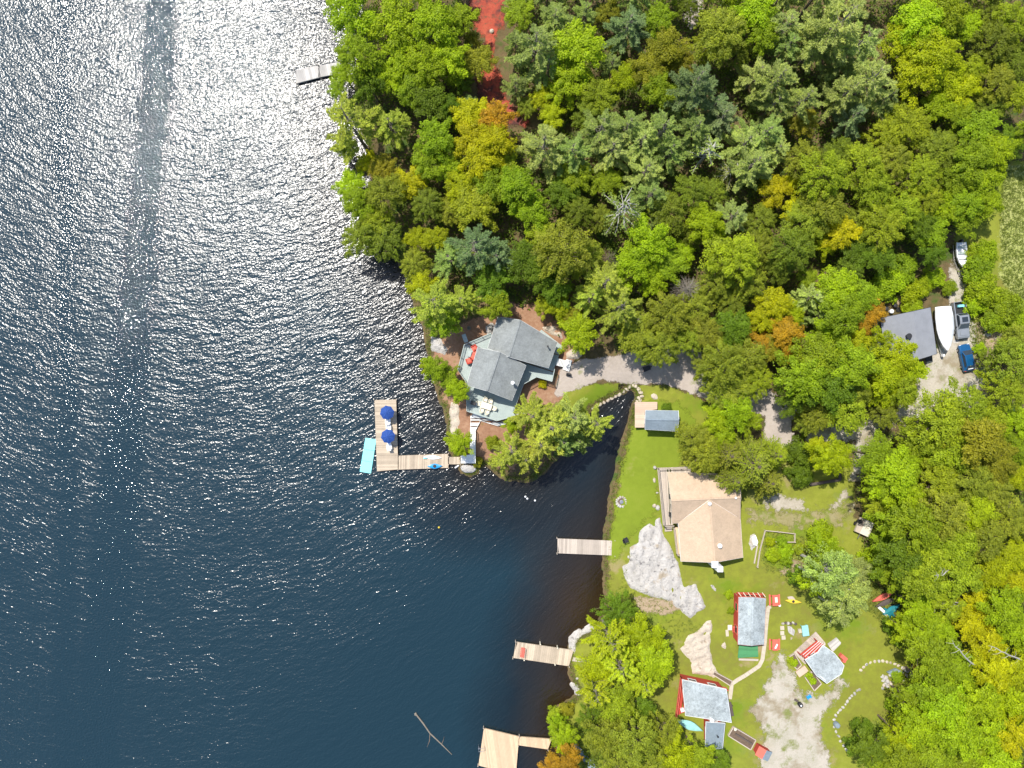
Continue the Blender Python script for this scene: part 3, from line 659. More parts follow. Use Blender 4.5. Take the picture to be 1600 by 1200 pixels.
# --- red cabin two
r2 = thing('cabin', G(1100, 1100), 'red cabin with a pale grey roof and a wide red porch above the parked boat', 'cabin')
A, B, C_, D = [P3(x, y, z) for x, y, z in [(1066,1062,4.6),(1135,1077,4.6),(1143,1129,4.2),(1071,1118,4.2)]]
def flatroof(parent, ring, t_, rm, wm, over, base, trim, door=False):
    obj('roof', MB().prism([tuple(p) for p in ring], t_), rm, parent)
    q = inset([(p[0], p[1]) for p in ring], over); mb = MB(); n = len(q)
    area = sum(q[i][0] * q[(i + 1) % n][1] - q[(i + 1) % n][0] * q[i][1] for i in range(n))
    zz = [p[2] - t_ - .01 for p in ring]
    if area < 0: q = q[::-1]; zz = zz[::-1]
    for i in range(n):
        j = (i + 1) % n; mb.poly([(*q[i], base), (*q[j], base), (*q[j], zz[j]), (*q[i], zz[i])])
    obj('wall', mb, wm, parent)
    f = MB()
    for i in range(n): f.bar(Vector(ring[i]) - Vector((0, 0, t_ / 2)), Vector(ring[(i + 1) % n]) - Vector((0, 0, t_ / 2)), .05, t_ + .04)
    obj('fascia', f, trim, parent)
    for i in range(n): windows(parent, q[i], q[(i + 1) % n], base + .8, min(zz), door=(door and i == 0), wm='trim_white')
flatroof(r2, [A, B, C_, D], .16, 'roof_pale', 'red_paint', .3, 1.2, 'trim_white', True)
pw = [XY(x, y, 2.1) for x, y in [(1063,1056),(1136,1075),(1136,1080),(1071,1066),(1072,1112),(1055,1119)]]
deck_parts(r2, pw, 2.1, R(83), 'red_paint', 'red_light', .2)
railing(r2, [XY(x, y, 2.1) for x, y in [(1135,1075),(1063,1056.5),(1055.5,1118)]], 2.1, 'red_light', .95)
obj('porch_box', MB().box(P3(1066, 1109, 2.3), (.55, .5, .4), .3), 'white', r2)
E = [P3(x, y, z) for x, y, z in [(1103,1128,3.9),(1133,1130,3.9),(1129,1170,3.3),(1117,1170,3.3),(1102,1166,3.3)]]
flatroof(r2, E, .14, 'roof_blue', 'red_paint', .3, 1.2, 'trim_white')
pipe(r2, 1113, 1126, 4.1, 5.0, .18, 'white'); pipe(r2, 1122, 1152, 3.5, 4.2, .08, 'dark')
tag(obj('potted_plant_table', MB().box(P3(1142, 1108, 2.3), (.5, 2.2, .06), R(12)).box(P3(1142, 1102, 1.9), (.4, .1, .8), R(12)).box(P3(1143, 1115, 1.9), (.4, .1, .8), R(12)), 'wood_dark'), 'narrow dark table along the inland wall of the lower red cabin', 'table')
# --- red cabin three
r3 = thing('cabin', G(1285, 1035), 'small eight cornered cabin with pale grey roof and red striped porch', 'cabin')
ring = [P3(x, y, 4.0) for x, y in [(1258,1031),(1278,1019),(1286,1008),(1304,1021),(1319,1040),(1315,1053),(1292,1068),(1276,1056)]]
flatroof(r3, ring, .14, 'roof_pale', 'red_paint', .3, 1.3, 'trim_white', True)
deck_parts(r3, [XY(x, y, 1.8) for x, y in [(1240,1020),(1275,987),(1291,1006),(1284,1016),(1258,1038)]], 1.8, R(-42), 'wood_weather')
for i in range(4):
    a = P3(1251 + i * 3.2, 1023 + i * 2.8, 3.0); b_ = P3(1277 + i * 3.0, 1001 + i * 1.2 + 1, 3.0); obj('porch_beam', MB().bar(a, b_, .28, .1), 'red_paint' if i % 2 == 0 or 1 else 'trim_white', r3)
    m1 = MB().bar(a + Vector((.3, .0, .02)), b_ + Vector((.22, 0, .02)), .07, .1); obj('porch_beam', m1, 'trim_white', r3)
for p in (P3(1251, 1023, 3.0), P3(1277, 1002, 3.0)): obj('porch_post', MB().box((p.x, p.y, 2.3), (.12, .12, 1.4)), 'red_paint', r3)
deck_parts(r3, [XY(x, y, 1.75) for x, y in [(1293,1006),(1307,996),(1315,1005),(1301,1019)]], 1.75, R(40), 'wood_grey')
tag(obj('log_pile_cover', MB().box(G(1315, 1025, .4), (1.1, .6, .8), R(-40)).box(G(1317, 1031, .25), (.5, .5, .5), R(-20)), 'red_light'), 'rusty orange crate against the outer wall of the small cabin', 'crate')
# --- garage
gr = thing('garage', G(1420, 522), 'garage with a wide low dark grey roof beside the covered boat', 'garage')
ga = [P3(x, y, z) for x, y, z in [(1375,497,3.9),(1427,486,4.5),(1435,562,4.5),(1386,572,3.9)]]
gb = [P3(x, y, z) for x, y, z in [(1427,486,4.5),(1454,480,4.2),(1464,553,4.2),(1435,562,4.5)]]
obj('roof', MB().prism([tuple(p) for p in ga], .14), 'roof_membrane', gr); obj('roof', MB().prism([tuple(p) for p in gb], .14), 'roof_membrane', gr)
f = MB(); rg = [ga[0], ga[1], gb[1], gb[2], gb[3], ga[3]]
for i in range(6): f.bar(rg[i] - Vector((0, 0, .08)), rg[(i + 1) % 6] - Vector((0, 0, .08)), .05, .2)
obj('fascia', f, 'dark', gr); q = inset([tuple(p.xy) for p in rg], .3); q = q[::-1] if sum(q[i][0] * q[(i + 1) % 6][1] - q[(i + 1) % 6][0] * q[i][1] for i in range(6)) < 0 else q
mb = MB()
for i in range(6): mb.poly([(*q[i], 1.1), (*q[(i + 1) % 6], 1.1), (*q[(i + 1) % 6], 3.75), (*q[i], 3.75)])
obj('wall', mb, 'siding_grey', gr)
for i in range(6): windows(gr, q[i], q[(i + 1) % 6], 1.6, 3.7, door=i == 0)
pipe(gr, 1421, 525, 4.3, 5.0, .25, 'dark')
tag(obj('rubber_mat', MB().box(G(1451, 560, .05), (1.1, .8, .06), R(5)), 'dark'), 'black mat on the gravel at the lower corner of the garage', 'mat')

# ------------------------------------------------------------------ docks
dock('dock', [[(585,625),(619,624),(621.6,711.5),(621.6,733.5),(589,736.5)], [(622.4,712),(700.5,709),(700.5,731),(622.4,733.8)], [(701.5,714),(719.5,714),(719.5,725.5),(701.5,725.5)]], .55, [0, 88, 88], 'wood_dock', 'L-shaped wooden dock carrying two blue umbrellas below the grey cottage')
dock('dock', [[(460,110),(496.6,102.5),(500,120.5),(464,130)], [(497.4,102.3),(530,97),(532,114),(500.8,120.3)]], .5, [103, 103], 'wood_grey', 'short grey dock at the upper shore by the glittering water', bw=.3)
dock('dock', [[(871,841.5),(960,845),(960,868),(871,864.5)]], .6, 88, 'wood_weather', 'plain straight dock reaching the lawn below the tan cottage', bw=.3)
dock('dock', [[(806,1003),(896,1016),(889,1041),(802,1028)]], .6, 82, 'wood_dock', 'dock with a red bench on its outer end', bw=.3)
dock('dock', [[(756,1138),(811,1151),(806,1212),(747.5,1196)], [(811.8,1151.3),(862,1155),(856,1171),(810.3,1164.5)]], .6, [98, 98], 'wood_new', 'square new wooden dock cut by the lower edge of the photo', bw=.2)
gp = thing('gangway', G(912, 1188), 'blue-grey weathered gangway half under the trees at the lower shore', 'gangway')
deck_parts(gp, [XY(x, y, 1.6) for x, y in [(893,1165),(901,1162),(932,1198),(924,1206)]], 1.6, R(40), 'roof_blue')
deck_parts(thing('footbridge', G(915, 1030), 'short pale plank path from the dock into the trees', 'footbridge'), [XY(x, y, 1.3) for x, y in [(896,1027),(912,1030),(932,1034),(932,1039),(912,1035),(894,1033)]], 1.3, R(80), 'wood_weather')

# umbrellas
def umbrella(px, py, label):
    z = 2.9; p = P3(px, py, z); u = thing('umbrella', (p.x, p.y, .56), label, 'umbrella', 'blue umbrellas on the dock')
    n = 8; mb = MB(); ring = []; b = 0
    mb.v = [(0, 0, z - .56)]
    for k, (rr, dz) in enumerate([(.35, -.10), (.75, -.26), (1.12, -.46)]):
        for j in range(n * 2):
            a = math.pi * j / n + .2; s = 1.0 if j % 2 == 0 else (.94 - .02 * k); mb.v.append((rr * s * math.cos(a), rr * s * math.sin(a), z - .56 + dz - (.03 if j % 2 else 0)))
    for j in range(2 * n): mb.f.append((0, 1 + j, 1 + (j + 1) % (2 * n)))
    for k in range(2):
        for j in range(2 * n): l = (j + 1) % (2 * n); mb.f.append((1 + k * 2 * n + j, 1 + (k + 1) * 2 * n + j, 1 + (k + 1) * 2 * n + l, 1 + k * 2 * n + l))
    obj('canopy', mb, 'blue_fabric', u, local=True)
    obj('pole', MB().tube([(0, 0, 0), (0, 0, z - .5)], .025, 8), 'trim_white', u, local=True)
    obj('finial', MB().tube([(0, 0, z - .57), (0, 0, z - .5)], .03, 8), 'blue_fabric', u, local=True)
    obj('base', MB().lathe((0, 0, 0), [(.3, 0), (.3, .06), (.06, .12)], 14), 'dark', u, local=True)
    for j in range(n):
        a = 2 * math.pi * j / n + .2; obj('rib', MB().bar((0, 0, z - .66), (1.08 * math.cos(a), 1.08 * math.sin(a), z - 1.04), .02), 'trim_white', u, local=True)
umbrella(604, 645, 'blue patio umbrella nearer the outer end of the L-shaped dock')
umbrella(605.5, 682, 'blue patio umbrella nearer the corner of the L-shaped dock')
def chair(px, py, z, rz, mat, label, name='armchair', cat='chair', group=None, lounge=False, s=1.0):
    p = P3(px, py, z); c = thing(name, p, label, cat, group, rz); c.scale = (s, s, s)
    L = 1.0 if lounge else .55
    obj('seat', MB().box((0, -.05 - L / 2 + .25, .36), (.58, L, .05)), mat, c, local=True)
    obj('backrest', MB().bar((0, .22, .34), (0, .52, .95), .58, .05), mat, c, local=True)
    for sx_ in (-1, 1):
        obj('armrest', MB().box((sx_ * .34, -.02, .58), (.12, .65, .035)), mat, c, local=True)
        for yy in (-.28, .25): obj('leg', MB().box((sx_ * .31, yy, .28), (.05, .08, .56)), mat, c, local=True)
    return c
chair(607, 658, .56, R(180), 'white', 'white lounge chair beside the outer blue umbrella', 'lounge_chair', 'lounge chair', 'white lounge chairs on the dock', True, 1.05)
chair(608, 668, .56, R(180), 'white', 'white lounge chair between the two blue umbrellas', 'lounge_chair', 'lounge chair', 'white lounge chairs on the dock', True)
chair(609, 698, .56, R(185), 'white', 'white lounge chair below both umbrellas on the dock', 'lounge_chair', 'lounge chair', 'white lounge chairs on the dock', True, 1.05)
def spindle(mb, L, wd, hgt, n=15, bow=.0, sharp=1.6, z0=0):
    """hull along Y; rings of an open-top section closed by a deck"""
    secs = []
    for i in range(n):
        t_ = -1 + 2 * i / (n - 1); w = wd / 2 * max(.02, (1 - abs(t_) ** sharp)); up = bow * t_ * t_
        secs.append([(-w, t_ * L / 2, z0 + hgt + up), (-w * .85, t_ * L / 2, z0 + hgt * .4 + up), (0, t_ * L / 2, z0 + up), (w * .85, t_ * L / 2, z0 + hgt * .4 + up), (w, t_ * L / 2, z0 + hgt + up), (0, t_ * L / 2, z0 + hgt * 1.15 + up)])
    return mb.loft(secs)
def boat_thing(name, px, py, z, L, wd, hgt, dxy, mat, label, cat, cock=True, mat2='dark', group=None):
    p = P3(px, py, z); o = thing(name, p, label, cat, group, head(*dxy))
    obj('hull', spindle(MB(), L, wd, hgt), mat, o, local=True, shade=False)
    if cock:
        obj('cockpit', MB().lathe((0, 0, 0), [(wd * .28, hgt * 1.13), (wd * .34, hgt * 1.22), (wd * .24, hgt * 1.24)], 14), mat2, o, local=True)
    return o
boat_thing('paddle_board', 676, 714.5, .56, 2.9, .62, .13, (28, -1.0), 'white', 'white and aqua paddle board lying on the dock', 'paddle board', False)
tag(obj('paddle', MB().bar(P3(664, 715.5, .85), P3(684, 713, .85), .05, .03).box(P3(664, 715.7, .85), (.5, .18, .03), .05), 'aqua'), 'aqua paddle lying across the white paddle board', 'paddle')
boat_thing('kayak', 679.5, 728, .56, 2.3, .78, .3, (23, .6), 'kayak_blue', 'bright blue kayak at the lower edge of the dock', 'kayak')
tag(obj('small_skiff_fender', MB().tube([P3(711, 731, .1), P3(717, 727, .3)], .12, 8), 'white'), 'white fender floating beside the dock ramp', 'fender')
# floating mat
fm = thing('floating_mat', P3(575, 711, .02), 'aqua floating swim mat moored against the dock', 'swim mat')
w = [XY(x, y, .1) for x, y in [(571,684),(588,686.5),(579.5,740),(562,737)]]
for i in range(3):
    a, b_ = i / 3 + .003, (i + 1) / 3 - .003; L_ = lambda p, q, t_: (p[0] + (q[0] - p[0]) * t_, p[1] + (q[1] - p[1]) * t_)
    obj('mat_panel', MB().prism([(*L_(w[0], w[3], a), .12), (*L_(w[1], w[2], a), .12), (*L_(w[1], w[2], b_), .12), (*L_(w[0], w[3], b_), .12)], .14), 'aqua', fm)
# red bench and dock cleats
bn = thing('bench', P3(816, 1018, .61), 'red slatted bench on the outer end of the dock', 'bench', None, R(-8))
for i in range(4): obj('slat', MB().box((-.22 + i * .14, 0, .45), (.12, 1.5, .03)), 'red_light', bn, local=True)
for i in range(2): obj('backrest', MB().box((.3 + i * .04, 0, .62 + i * .18), (.03, 1.5, .12)), 'red_light', bn, local=True)
for yy in (-.6, .6): obj('leg', MB().box((0, yy, .22), (.5, .06, .44)), 'red_light', bn, local=True)
for i, (x, y, l) in enumerate([(844,1005,'white mooring post on the upper edge of the bench dock'), (871,1011,'short cream post near the shore end of the bench dock'), (819,1030,'pale post on the lower edge of the bench dock'), (867,1037,'cream post on the lower shore side of the bench dock')]):
    p = P3(x, y, .6); tag(obj('mooring_post', MB().tube([(p.x, p.y, -1), (p.x, p.y, 1.1)], .1, 8), 'cream'), l, 'post')
# ladder on the square dock
lad = thing('ladder', P3(753, 1168, .6), 'metal swim ladder on the outer edge of the square dock', 'ladder', None, R(10))
for s in (-.22, .22): obj('rail', MB().tube([(-.5, s, -1), (-.5, s, .7), (.35, s, .75), (.5, s, 0)], .03, 6), 'metal', lad, local=True)
for k in range(4): obj('rung', MB().bar((-.5, -.22, -.8 + k * .35), (-.5, .22, -.8 + k * .35), .04), 'metal', lad, local=True)
# floating log
lg = thing('driftwood_log', P3(680, 1145, 0), 'bare driftwood log with side branches floating off the square dock', 'log')
L0 = [P3(x, y, z) for x, y, z in [(650,1116,.15),(661,1130,.08),(672,1146,.02),(690,1163,.03),(706,1179,.1)]]
obj('trunk', MB().tube(L0, [.13, .12, .11, .09, .04], 8), 'grey_bark', lg)
obj('branch', MB().tube([L0[2], P3(671, 1158, .0), P3(667, 1168, -.03)], [.08, .06, .03], 6), 'bark', lg)
obj('branch', MB().tube([L0[3], P3(693, 1156, .05), P3(694, 1151, .1)], [.05, .03, .02], 6), 'bark', lg)
obj('stub', rockmb(P3(649.5, 1116, .05), .22, .3, .22, 5), 'grey_bark', lg)
for x, y, l in [(686, 824, 'tiny orange buoy alone in the middle of the bay'), (821, 776, 'small white buoy furthest out below the leaning pine'), (824, 779, 'small white buoy beside its twin below the leaning pine'), (836, 782, 'small grey buoy nearest the plain dock')]:
    p = P3(x, y, 0); tag(obj('buoy', MB().lathe((p.x, p.y, -.1), [(.05, 0), (.16, .08), (.17, .2), (.1, .3), (.02, .33)], 10), 'white' if y < 800 else 'yellow', shade=True), l, 'buoy')

# ------------------------------------------------------------------ deck furniture of the grey cottage
tb = thing('dining_table', P3(760, 634, 3.02), 'cream dining table on the lower deck of the grey cottage', 'table', None, R(-18))
obj('table_top', MB().box((0, 0, .73), (1.7, .95, .05)), 'cream', tb, local=True)
for sx_ in (-.75, .75):
    for sy in (-.38, .38): obj('leg', MB().box((sx_, sy, .35), (.06, .06, .7)), 'cream', tb, local=True)
pc = P3(760, 634, 3.02); rt = Matrix.Rotation(R(-18), 3, 'Z')
for i, (ox, oy, rz, l) in enumerate([(-.45, .85, 0, 'on the house side, nearer the lake'), (.4, .85, 0, 'on the house side, nearer the bush'), (-.45, -.85, 180, 'on the railing side, nearer the lake'), (.4, -.85, 180, 'on the railing side, away from the lake'), (1.2, 0, -90, 'at the inland end of the table'), (-1.2, 0, 90, 'at the lake end of the table')]):
    p = pc + rt @ Vector((ox, oy, 0)); c = chair(760, 634, 3.02, R(-18 + rz), 'cream', 'cream patio chair ' + l, 'patio_chair', 'chair', 'cream chairs round the deck dining table', s=.8); c.location = p
gl = thing('grill', P3(740, 630, 3.02), 'dark covered grill on the lower cottage deck beside the dining set', 'grill', None, R(-20))
obj('lid', MB().loft([[(-.4, -.28, .75), (-.4, -.2, 1.0), (-.4, .2, 1.0), (-.4, .28, .75)], [(.4, -.28, .75), (.4, -.2, 1.0), (.4, .2, 1.0), (.4, .28, .75)]]), 'dark', gl, local=True)
obj('cart', MB().box((0, 0, .38), (1.1, .55, .74)), 'roof_blue', gl, local=True)
def sofa(px, py, z, rz, wd, mat, label, cat='sofa', name='sofa'):
    s = thing(name, P3(px, py, z), label, cat, None, rz)
    obj('seat', MB().box((0, -.05, .25), (wd, .75, .3)), mat, s, local=True); obj('backrest', MB().box((0, .38, .5), (wd, .16, .7)), mat, s, local=True)
    for k in (-1, 1): obj('armrest', MB().box((k * (wd / 2 + .08), 0, .36), (.14, .85, .55)), mat, s, local=True)
    for k in range(max(1, round(wd / .7))): obj('cushion', MB().box((-wd / 2 + (k + .5) * wd / max(1, round(wd / .7)), -.08, .44), (wd / max(1, round(wd / .7)) - .03, .66, .1)), 'red_light', s, local=True)
sofa(742, 555, 3.02, R(-112), 1.3, 'red_paint', 'red cushioned sofa between two red armchairs on the cottage deck')
sofa(741.5, 544, 3.02, R(-60), .6, 'red_paint', 'red armchair at the upper end of the deck sofa', 'armchair', 'deck_armchair')
sofa(733, 564, 3.02, R(-160), .6, 'red_paint', 'red armchair at the lower end of the deck sofa', 'armchair', 'deck_armchair')
ctb = thing('coffee_table', P3(734, 553, 3.02), 'pale blue-grey coffee table in front of the red deck sofa', 'table', None, R(-15))
obj('table_top', MB().box((0, 0, .38), (.5, .9, .05)), 'deck_grey', ctb, local=True)
for sx_ in (-.2, .2):
    for sy in (-.38, .38): obj('leg', MB().box((sx_, sy, .18), (.05, .05, .36)), 'deck_grey', ctb, local=True)
tag(obj('stump_ring', MB().lathe(G(733, 513), [(.3, 0), (.34, .25), (.24, .25), (.2, .1)], 14), 'grey_bark'), 'small grey ring planter on the bare earth above the cottage deck', 'planter')
# tan cottage furniture
for x, y, l in [(1048,775,'dark chair against the wall at the upper part of the tan cottage deck'), (1047.5,803,'dark chair against the wall at the lower part of the tan cottage deck')]:
    chair(x, y, 2.62, R(-90), 'dark', l, 'deck_chair', 'chair', s=.9)
tag(obj('white_bench', MB().box(P3(1057, 740, 2.85), (1.5, .3, .06)).box(P3(1051, 740, 2.7), (.06, .28, .3)).box(P3(1063, 740, 2.7), (.06, .28, .3)), 'white'), 'white bench by the eave on the upper edge of the tan cottage deck', 'bench')
chair(977, 843, 1.5, R(110), 'dark', 'low dark chair on the grass near the plain dock', 'lawn_chair', 'chair')
# fire pits
def firepit(px, py, rpx, label, n=14, inner='soil'):
    c = G(px, py); f = thing('fire_pit', c, label, 'fire pit')
    for i in range(n):
        a = 2 * math.pi * i / n; p = (c.x + rpx * .085 * math.cos(a), c.y + rpx * .085 * math.sin(a), c.z + .05)
        obj('stone', rockmb(p, .24, .19, .2, i + int(px), a), 'rock', f)
    obj('ash_bed', MB().lathe(c, [(rpx * .075, -.1), (rpx * .072, .05), (.15, .08)], 14), 'metal' if inner == 'grate' else 'soil', f)
    return f
fp = firepit(971, 784, 8.5, 'round stone fire pit on the lakeside lawn', 14)
obj('grate', MB().lathe(G(971, 784), [(.28, .1), (.3, .16), (.2, .17)], 12), 'metal', fp)
firepit(1543.5, 519, 6, 'pinkish stone fire ring on the bare ground near the parked cars', 11)
for i, (x, y, s) in enumerate([(1554,528,7),(1563,523,6),(1550,512,4),(1537,524,4),(1565,535,5)]):
    boulder(x, y, s, s * .7, f'loose pale stone by the fire ring, {ORD[i]} from the ring outwards', i * 40, .2, 'rock_warm', 'loose_stone', 'stones scattered round the fire ring', 'stone')
# picnic tables, red
def picnic(px, py, rz, label):
    o = thing('picnic_table', G(px, py), label, 'picnic table', None, rz)
    for i in range(4): obj('plank', MB().box((-.33 + i * .22, 0, .74), (.2, 1.7, .04)), 'red_light', o, local=True)
    for s in (-1, 1):
        obj('bench', MB().box((s * .72, 0, .44), (.26, 1.7, .04)), 'red_light', o, local=True)
        obj('support', MB().bar((0, s * .6, .40), (0, s * .6 + .001, .401), .1).box((0, s * .6, .40), (1.6, .08, .09)), 'red_paint', o, local=True)
        for k in (-1, 1): obj('leg', MB().bar((k * .25, s * .65, .72), (k * .6, s * .65, 0), .08), 'red_paint', o, local=True)
    return o
picnic(1208.5, 936, R(2), 'red picnic table with papers, at the upper corner of the long red cabin')
picnic(1208.5, 1005, R(0), 'red picnic table beside the bend of the garden path')
tag(obj('newspaper', MB().box(G(1210, 935, .78), (.4, .8, .02), R(5)), 'cream'), 'cream sheet lying on the upper red picnic table', 'paper')
tag(obj('white_towel', MB().box(G(1210, 1007, .78), (.25, .75, .02), R(-25)), 'white'), 'white cloth lying on the lower red picnic table', 'cloth')
tag(obj('flower_pot', MB().lathe(G(1217, 945), [(.12, 0), (.2, .35), (.15, .36)], 12), 'white'), 'white pot at the foot of the upper picnic table', 'pot')
chair(1147, 981, 1.5, R(95), 'red_light', 'red garden chair against the lakeward wall of the long red cabin', 'garden_chair', 'chair', s=1.1)
tag(obj('side_table', MB().box(G(1139, 979, .45), (.65, .8, .05)).box(G(1139, 979, .22), (.3, .4, .42)), 'cream'), 'cream side table next to the red garden chair', 'table')
tag(obj('stepping_slab', MB().box(G(1136, 989, .04), (.45, 1.0, .08), R(5)), 'slab'), 'narrow cream slab above the pointed flat rock', 'slab')
yk = boat_thing('kayak', 1238.5, 939, 1.6, 2.6, .62, .25, (23, -3), 'yellow', 'yellow and dark kayak lying on the grass above the outdoor hearth', 'kayak')
boat_thing('kayak_cover', 1236, 935, 1.5, 1.4, .8, .2, (20, -8), 'wood_weather', 'greyish mound of cloth behind the yellow kayak', 'cloth heap', False)
# outdoor hearth
for i, (x, y, w_, h_) in enumerate([(1223,974,4,3),(1227,973,4,3),(1231,973.5,4,3),(1235,974,4,3),(1239,973,4,3),(1243,975,5,4)]):
    boulder(x, y, w_ + 1, h_ + 1, f'{ORD[i]} stone from the lake side in the row above the hearth', i * 30, .35, 'wood_dark' if i % 2 else 'rock', 'hearth_stone', 'stones of the outdoor hearth', 'stone')
outcrop('flat_rock', [(1228,976),(1238,975),(1244,986),(1243,996),(1237,1004),(1230,994)], .2, M['rock'], 'pointed flat grey rock of the outdoor hearth')
for x, y, l in [(1222,981,'square cream slab at the top of the hearth row'), (1222,989,'square cream slab in the middle of the hearth row'), (1224,996,'square cream slab at the bottom of the hearth row')]:
    tag(obj('paving_stone', MB().box(G(x, y, .04), (.6, .62, .1), R(4)), 'slab'), l, 'slab')
at = thing('garden_table', G(1255.5, 983), 'aqua painted garden table beside the outdoor hearth', 'table', None, R(8))
obj('table_top', MB().box((0, 0, .7), (1.0, 1.65, .05)), 'aqua_paint', at, local=True)
for sx_ in (-.4, .4):
    for sy in (-.7, .7): obj('leg', MB().box((sx_, sy, .34), (.07, .07, .68)), 'aqua_paint', at, local=True)
tag(obj('wood_block', MB().box(G(1249, 985, .15), (.5, .6, .3), .2), 'slab'), 'cream block next to the aqua garden table', 'block')
chair(1262, 1087, 1.5, R(30), 'kayak_blue', 'small pale blue chair at the edge of the turning area', 'garden_chair', 'chair', s=.9)
tag(obj('fire_drum', MB().lathe(G(1248.5, 1099), [(.3, 0), (.34, .1), (.34, .75), (.28, .78), (.26, .4)], 16), 'dark'), 'black drum on the worn gravel turning area', 'drum')
tag(obj('drum_lid', MB().lathe(G(1248.5, 1099, .8), [(.12, 0), (.14, .04), (.05, .06)], 12), 'white'), 'small white lid on top of the black drum', 'lid')
tag(obj('short_log', MB().tube([G(1241, 1092, .18), G(1246, 1095, .18)], .17, 8), 'wood_dark'), 'short dark log beside the black drum', 'log')
tag(obj('barrel', MB().lathe(G(1305, 1130), [(.36, 0), (.42, .2), (.43, .6), (.38, .88), (.3, .9), (.28, .8)], 16), 'roof_blue'), 'slate blue barrel at the curved stone border', 'barrel')
# garden path with slabs
pth = [(1204,947),(1200,949),(1198,965),(1196,985),(1195,1000),(1193,1015),(1191,1030),(1186,1040),(1176,1047),(1164,1055),(1152,1062),(1143,1068),(1142,1078),(1140,1092)]
pw_ = [G(x, y) for x, y in pth]
def strip(pts, w):
    L = []; Rr = []
    for i, p in enumerate(pts):
        d = (pts[min(i + 1, len(pts) - 1)] - pts[max(i - 1, 0)]); d.z = 0; d.normalize(); n = Vector((-d.y, d.x, 0)) * w / 2; L.append(p + n); Rr.append(p - n)
    return L, Rr
Lp, Rp = strip(pw_, .62); mb = MB()
for i in range(len(pw_) - 1): mb.poly([Lp[i] + Vector((0, 0, .09)), Rp[i] + Vector((0, 0, .09)), Rp[i + 1] + Vector((0, 0, .09)), Lp[i + 1] + Vector((0, 0, .09))])
gpth = obj('garden_path', mb, 'wood_weather', kind='structure'); gpth['label'] = 'narrow pale slab path between the red cabins'
seg = []
for i in range(len(pw_) - 1):
    L_ = (pw_[i + 1] - pw_[i]).length; k = max(1, round(L_ / .8))
    for j in range(k): seg.append((pw_[i].lerp(pw_[i + 1], j / k), pw_[i].lerp(pw_[i + 1], (j + 1) / k)))
for a, b_ in seg:
    d = (b_ - a).normalized(); up = Vector((0, 0, .12)); obj('paving_slab', MB().bar(a + d * .045 + up, b_ - d * .045 + up, .56, .08), 'slab', gpth)
# planters between cabins
def planter(name, polypx, label, z=.4, plants=0, mat='wood_weather', fill='soil', cat='planter'):
    g = G(*polypx[0]); w = [G(x, y) for x, y in polypx]; o = thing(name, g, label, cat)
    f = MB(); rim(f, [(p.x, p.y) for p in w], g.z + z / 2, .12, z); obj('frame', f, mat, o)
    obj('soil', MB().prism([(p.x, p.y, g.z + z - .1) for p in w], z), fill, o); return o
planter('planter', [(1115,1048),(1143,1063),(1140,1070),(1112,1052)], 'long wooden planter leading to the path junction')
planter('planter', [(1229,1027),(1240,1020),(1251,1038),(1244,1045)], 'planter of green shoots at the upper side of the small cabin')
planter('planter', [(1256,1056),(1268,1048),(1282,1067),(1271,1078)], 'planter of green shoots at the lower side of the small cabin')
tag(obj('entry_platform', MB().box(G(1252, 1048, .2), (1.7, 1.0, .25), R(35)), 'wood_pink'), 'pinkish wooden step between the two planters of the small cabin', 'platform')
planter('raised_bed', [(1145,1134),(1180,1155),(1172,1170),(1137,1148)], 'weathered raised garden bed below the lower red cabin')
tag(obj('bed_divider', MB().bar(G(1148, 1144, .5), G(1174, 1160, .5), .2, .2), 'wood_dark'), 'dark beam lying across the weathered raised bed', 'beam')
tag(obj('pot', MB().lathe(G(1147, 1137, .3), [(.15, 0), (.22, .3), (.16, .3)], 10), 'cream'), 'round cream pot on the upper corner of the raised bed', 'pot')
hc = thing('play_hut', G(1188, 1170), 'tiny hut with half red and half blue-grey roof beside the raised bed', 'hut', None, R(-27))
obj('wall', MB().box((0, 0, .7), (1.9, 1.25, 1.4)), 'red_paint', hc, local=True)
obj('roof_slope', MB().prism([(-1.1, -.75, 1.45), (0, -.75, 1.75), (0, .75, 1.75), (-1.1, .75, 1.45)], .06), 'red_light', hc, local=True)
obj('roof_slope', MB().prism([(0.003, -.75, 1.75), (1.1, -.75, 1.45), (1.1, .75, 1.45), (0.003, .75, 1.75)], .06), 'roof_blue', hc, local=True)
obj('door', MB().box((0, -.64, .5), (.6, .04, 1.0)), 'trim_white', hc, local=True)
# boats by cabin two and at the forest edge
boat_thing('rowing_boat', 1076, 1131, 1.9, 4.4, 1.35, .5, (38, -16), 'aqua_paint', 'pale aqua overturned rowing boat against the lower red cabin', 'boat', False)
boat_thing('canoe', 1378, 931, 1.6, 3.6, .9, .5, (30, 14), 'red_light', 'faded red overturned canoe at the forest edge', 'canoe', False)
boat_thing('canoe', 1382, 940, 1.5, 3.4, .8, .45, (28, 12), 'wood_dark', 'dark old canoe under the faded red one', 'canoe', False)
boat_thing('canoe', 1391, 951, 1.6, 3.0, 1.0, .5, (20, 12), 'teal', 'teal overturned canoe nearest the yellow-green trees', 'canoe', False)
tp = G(1389, 960); tag(obj('tarpaulin', MB().prism([G(1378, 948, .4), G(1390, 952, .6), G(1397, 962, .35), G(1390, 967, .25), G(1384, 957, .5)], .3), 'teal'), 'crumpled teal tarpaulin below the overturned canoes', 'tarpaulin')
tag(obj('lumber_pile', MB().bar(G(1372, 948, .15), G(1388, 962, .15), .4, .25).bar(G(1376, 950, .35), G(1386, 966, .3), .25, .2), 'white'), 'whitish boards beside the teal tarpaulin', 'boards')
